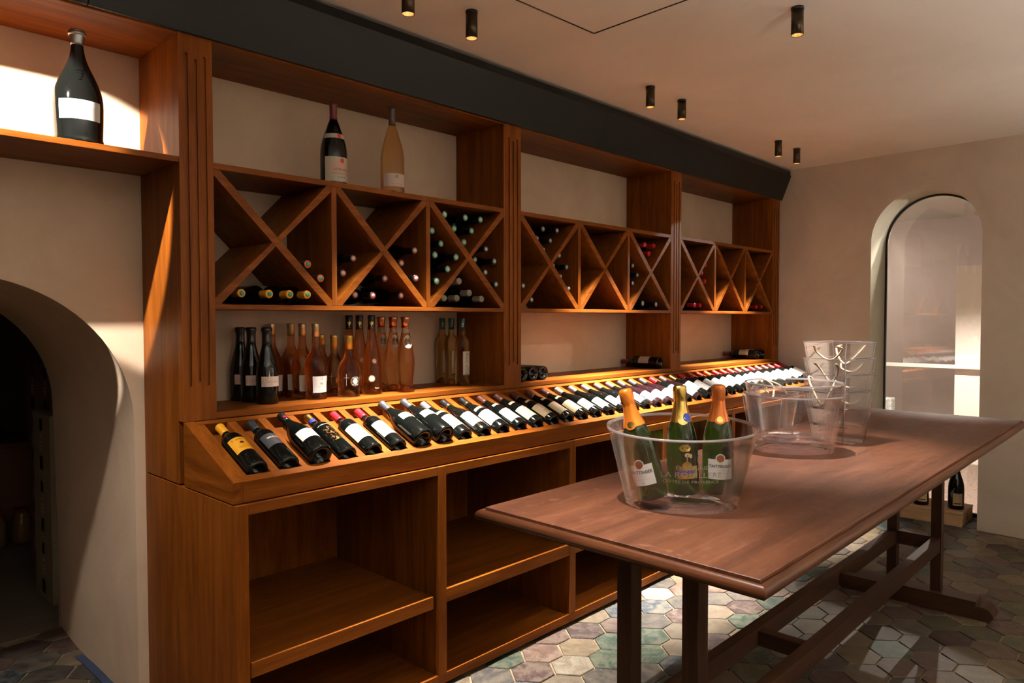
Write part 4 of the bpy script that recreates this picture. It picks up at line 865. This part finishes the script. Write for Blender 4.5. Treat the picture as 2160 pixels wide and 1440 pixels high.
# square carriers with rope handles
def carrier(label, c, ang, z0, h=.217, b=.078, r=.108, ropes=(), printed=True):
    t = thing('ice_carrier', label, 'bucket', (c[0], c[1], z0), 'clear square carriers with rope handles'); ca, sa = math.cos(ang), math.sin(ang)
    rot = lambda x, y, z: (x*ca-y*sa, x*sa+y*ca, z)
    def sq(k, d=0):
        e = b+(r-b)*k-d; c_ = .012; return [rot(x, y, h*k) for x, y in ((e-c_, -e), (e, -e+c_), (e, e-c_), (e-c_, e), (-e+c_, e), (-e, e-c_), (-e, -e+c_), (-e+c_, -e))]
    v = sum([sq(k) for k in (0, .5, 1)]+[sq(k, .004) for k in (1, .5, .02)], []); f = [(k*8+i, k*8+(i+1) % 8, (k+1)*8+(i+1) % 8, (k+1)*8+i) for k in range(5) for i in range(8)]
    MB().add(v, f).build('wall', 'clear_plastic', t).matrix_parent_inverse.identity()
    v = sq(0)+[(x, y, .007) for x, y, z in sq(.02, .004)]; MB().add(v, [tuple(range(7, -1, -1)), tuple(range(8, 16))]+[(i, (i+1) % 8, 8+(i+1) % 8, 8+i) for i in range(8)]).build('base', 'thick_plastic', t).matrix_parent_inverse.identity()
    v = sq(.985, -.0012)+sq(1, -.001)+sq(1, .005)+sq(.985, .005); MB().add(v, [(k*8+i, k*8+(i+1) % 8, ((k+1) % 4)*8+(i+1) % 8, ((k+1) % 4)*8+i) for k in range(4) for i in range(8)]).build('rim', 'edge_glint_plastic', t).matrix_parent_inverse.identity()
    for corner in range(0, 8, 2):
        pts = [Vector(sq(k, .001)[corner]) for k in (0, .5, 1)]; MB().tube(pts, .0018, 5).build('corner_edge', 'edge_glint_plastic', t).matrix_parent_inverse.identity()
    if printed:
        mb = MB()
        for body, size, kz in (('DOMAINE', .012, .50), ('LA ROUILLERE', .016, .41), ('CÔTES DE PROVENCE', .0085, .335)):
            vv, ff = text2d(body, size); e = b+(r-b)*kz+.0008; mb.add([rot(-e, -x, h*kz+y) for x, y in vv], ff)
        mb.build('lettering', 'c_palebeige', t).matrix_parent_inverse.identity()
    for pts in ropes:
        P4 = [Vector(rot(*q)) for q in pts]; sm = []
        for i in range(len(P4)-1):
            p0, p1, p2, p3 = P4[max(i-1, 0)], P4[i], P4[i+1], P4[min(i+2, len(P4)-1)]
            for s in range(6):
                u = s/6; sm.append(.5*((2*p1)+(-p0+p2)*u+(2*p0-5*p1+4*p2-p3)*u*u+(-p0+3*p1-3*p2+p3)*u**3))
        sm.append(P4[-1]); MB().tube(sm, .0042, 7).build('rope_handle', 'rope', t).matrix_parent_inverse.identity()
    return t
H = .217
ropeA = [[(-.104, .055, H-.018), (-.085, .062, H-.022), (-.055, .070, H-.045), (-.045, .030, H-.075), (-.050, -.010, H-.070), (-.060, -.050, H-.030), (-.104, -.05, H-.018)],
         [(.104, .05, H-.020), (.07, .055, H-.03), (.03, .02, H-.07), (.02, -.02, H-.095), (.06, -.05, H-.05), (.104, -.055, H-.018)]]
ropeB = [[(-.104, .05, H-.02), (-.075, .045, H-.04), (-.06, .0, H-.10), (-.07, -.04, H-.05), (-.104, -.05, H-.02)], [(.104, .05, H-.02), (.07, .03, H-.05), (.06, -.03, H-.06), (.104, -.055, H-.02)]]
ropeC = [[(-.106, .05, H-.02), (-.125, .06, H-.01), (-.150, .03, H-.05), (-.155, -.02, H-.12), (-.14, -.05, H-.06), (-.106, -.05, H-.02)], [(.104, .05, H-.02), (.07, .03, H-.05), (.06, -.03, H-.06), (.104, -.055, H-.02)]]
ca_ = math.radians(-12)
for q, (lb, rp) in enumerate((('bottom one of four stacked clear square carriers', ropeB), ('second from bottom of four stacked clear square carriers', ropeC), ('second from top of four stacked clear square carriers', ropeB), ('topmost of four stacked clear square carriers with rope handles', ropeA))):
    carrier(lb, (2.150, -1.455), ca_, TZ+.0008+.069*q, ropes=rp)
carrier('single clear square carrier behind the nested oval buckets', (1.995, -1.225), math.radians(4), TZ+.0008, h=.205, b=.070, r=.094, printed=False,
        ropes=[[(-.09, .04, .19), (-.08, .05, .225), (-.05, .02, .262), (-.03, -.02, .235), (-.05, -.03, .20), (-.09, -.04, .19)], [(.09, .04, .19), (.08, .06, .215), (.04, .04, .250), (.05, -.02, .232), (.09, -.04, .19)]])

# ------------------------------------------------------------------ wooden wine case in the doorway
t = thing('wine_case', 'pale wooden wine case on the tiles in the arched doorway', 'crate', (4.95, -1.16, 0))
cx0, cx1, cy0, cy1, ch = 4.858, 5.205, -1.372, -.86, .100
box('body', 'crate_wood', (cx0, cx1, cy0, cy1, .001, ch-.012), t, .002); box('lid', 'crate_wood', (cx0-.003, cx1+.003, cy0-.003, -1.235, ch-.0115, ch), t, .0015); box('lid', 'crate_wood', (cx0-.003, cx1+.003, -1.234, cy1+.003, ch-.0115, ch), t, .0015)
n_ = 18; mb = MB(); mb.add([(cx0+.17, cy0-.0006, .045)]+[(cx0+.17+.026*math.cos(2*math.pi*i/n_), cy0-.0006, .045+.030*math.sin(2*math.pi*i/n_)) for i in range(n_)], [(0, 1+i, 1+(i+1) % n_) for i in range(n_)]); mb.build('burnt_stamp', 'c_brown', t)
bottle('magnum_champ', .34, .052, 'champagne', 'dark_glass', ('black', .26, .0009, .001), lambda p: [('label', patch(p, -.5, .75, .030, .118), 'c_beige', [('lettering', lines(p, .1, [(.112, .03, .003), (.10, .04, .001), (.09, .04, .001), (.08, .04, .001), (.045, .05, .008)]), 'c_brown')])])
put('magnum_champ', up(5.000, -1.305, ch+.0006, math.radians(-72)), 'dark champagne magnum with yellow label standing on the wooden case', 'magnums on the wooden case', 'champagne_bottle')
put('magnum_champ', up(4.965, -1.085, ch+.0006, math.radians(-72)), 'dark champagne magnum on the wooden case, half hidden by the table leg', 'magnums on the wooden case', 'champagne_bottle')

t = MB(); pts = [(-.060, 1.00), (-.052, .86), (-.056, .72), (-.050, .58), (-.054, .46)]
t.add([(x-.018-.006*(i % 2), y, .0035) for i, (x, y) in enumerate(pts)]+[(x+.010, y, .0035) for x, y in pts]+[(x-.018-.006*(i % 2), y, .0045) for i, (x, y) in enumerate(pts)]+[(x+.010, y, .0045) for x, y in pts],
      [(i, i+1, 6+i, 5+i) for i in range(4)]+[(10+i, 15+i, 16+i, 11+i) for i in range(4)]+[(i, 10+i, 11+i, 1+i) for i in range(4)]+[(5+i, 6+i, 16+i, 15+i) for i in range(4)])
simple('tape_blue', (.03, .045, .09), .6)
tag(t.build('masking_tape', 'tape_blue'), 'torn strip of blue masking tape on the tiles along the passage wall', 'tape')
# ------------------------------------------------------------------ storeroom contents
def carton(x0, x1, y0, y1, z0, z1, label, mat='carton'):
    t = thing('carton', label, 'carton', ((x0+x1)/2, (y0+y1)/2, z0), 'stacked cartons in the dark storeroom')
    box('box', mat, (x0, x1, y0, y1, z0+.001, z1), t, .002)
    ym = (y0+y1)/2; h = z1-z0
    for (yy, zz, wy, wz) in ((ym, z0+h*.82, .022, .03), (ym, z0+h*.20, .03, .035)):
        MB().add([(x0-.0008, yy-wy, zz-wz), (x0-.0008, yy+wy, zz-wz), (x0-.0008, yy+wy, zz+wz), (x0-.0008, yy-wy, zz+wz)], [(0, 1, 2, 3)]).build('hand_hole', 'sack', t)
    mb = MB(); mb.add([(x0-.0008, ym-.02, z0+h*.60), (x0-.0008, ym+.02, z0+h*.60), (x0-.0008, ym, z0+h*.70)], [(0, 1, 2)])
    for zz in (.52, .46, .40): mb.add([(x0-.0008, ym-.03, z0+h*zz), (x0-.0008, ym+.03, z0+h*zz), (x0-.0008, ym+.03, z0+h*(zz+.03)), (x0-.0008, ym-.03, z0+h*(zz+.03))], [(0, 1, 2, 3)])
    mb.build('print', 'c_palebeige', t)
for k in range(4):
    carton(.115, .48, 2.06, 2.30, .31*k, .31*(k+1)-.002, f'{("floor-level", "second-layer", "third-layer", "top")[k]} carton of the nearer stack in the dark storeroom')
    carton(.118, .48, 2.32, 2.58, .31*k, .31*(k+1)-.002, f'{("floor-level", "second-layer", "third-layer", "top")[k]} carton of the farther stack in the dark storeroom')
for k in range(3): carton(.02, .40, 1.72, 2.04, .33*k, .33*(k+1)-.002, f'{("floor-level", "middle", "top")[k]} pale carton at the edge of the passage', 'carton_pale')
for (x, y), lb in (((.05, 3.1), 'brown glass jar standing left in the dark storeroom'), ((.19, 3.1), 'brown glass jar beside the cartons in the dark storeroom')):
    t = thing('glass_jar', lb, 'jar', (x, y, 0), 'glass jars in the storeroom')
    MB().lathe([(0, .001), (.055, .001), (.062, .02), (.062, .15), (.05, .18), (.042, .195), (.042, .21), (0, .21)], 24).build('glass', 'jar_glass', t).matrix_parent_inverse.identity()
    MB().lathe([(0, .211), (.046, .211), (.046, .232), (0, .234)], 24).build('lid', 'c_darkred', t).matrix_parent_inverse.identity()
t = thing('storage_chest', 'low dark brown chest against the storeroom back wall', 'chest', (-.2, 3.5, 0)); box('body', 'carton', (-.9, .30, 3.25, 3.9, .001, .62), t, .004); box('lid', 'carton', (-.91, .31, 3.24, 3.9, .6205, .65), t, .004)
mb = MB(); rn = random.Random(2); n = 20; v = []; f = []
for j in range(9):
    ph = math.pi/2*j/8
    for i in range(n): th = 2*math.pi*i/n; k = 1+rn.uniform(-.12, .12); v.append((-.25+.42*math.cos(th)*math.cos(ph)*k, 3.55+.26*math.sin(th)*math.cos(ph)*k, .6515+.30*math.sin(ph)*(1+rn.uniform(-.1, .1)*(j > 0))))
for j in range(8):
    for i in range(n): f.append((j*n+i, j*n+(i+1) % n, (j+1)*n+(i+1) % n, (j+1)*n+i))
f.append(tuple(range(n-1, -1, -1)))
tag(mb.add(v, f).build('plastic_sack', 'sack'), 'crumpled shiny black plastic sack on the storeroom chest', 'sack')
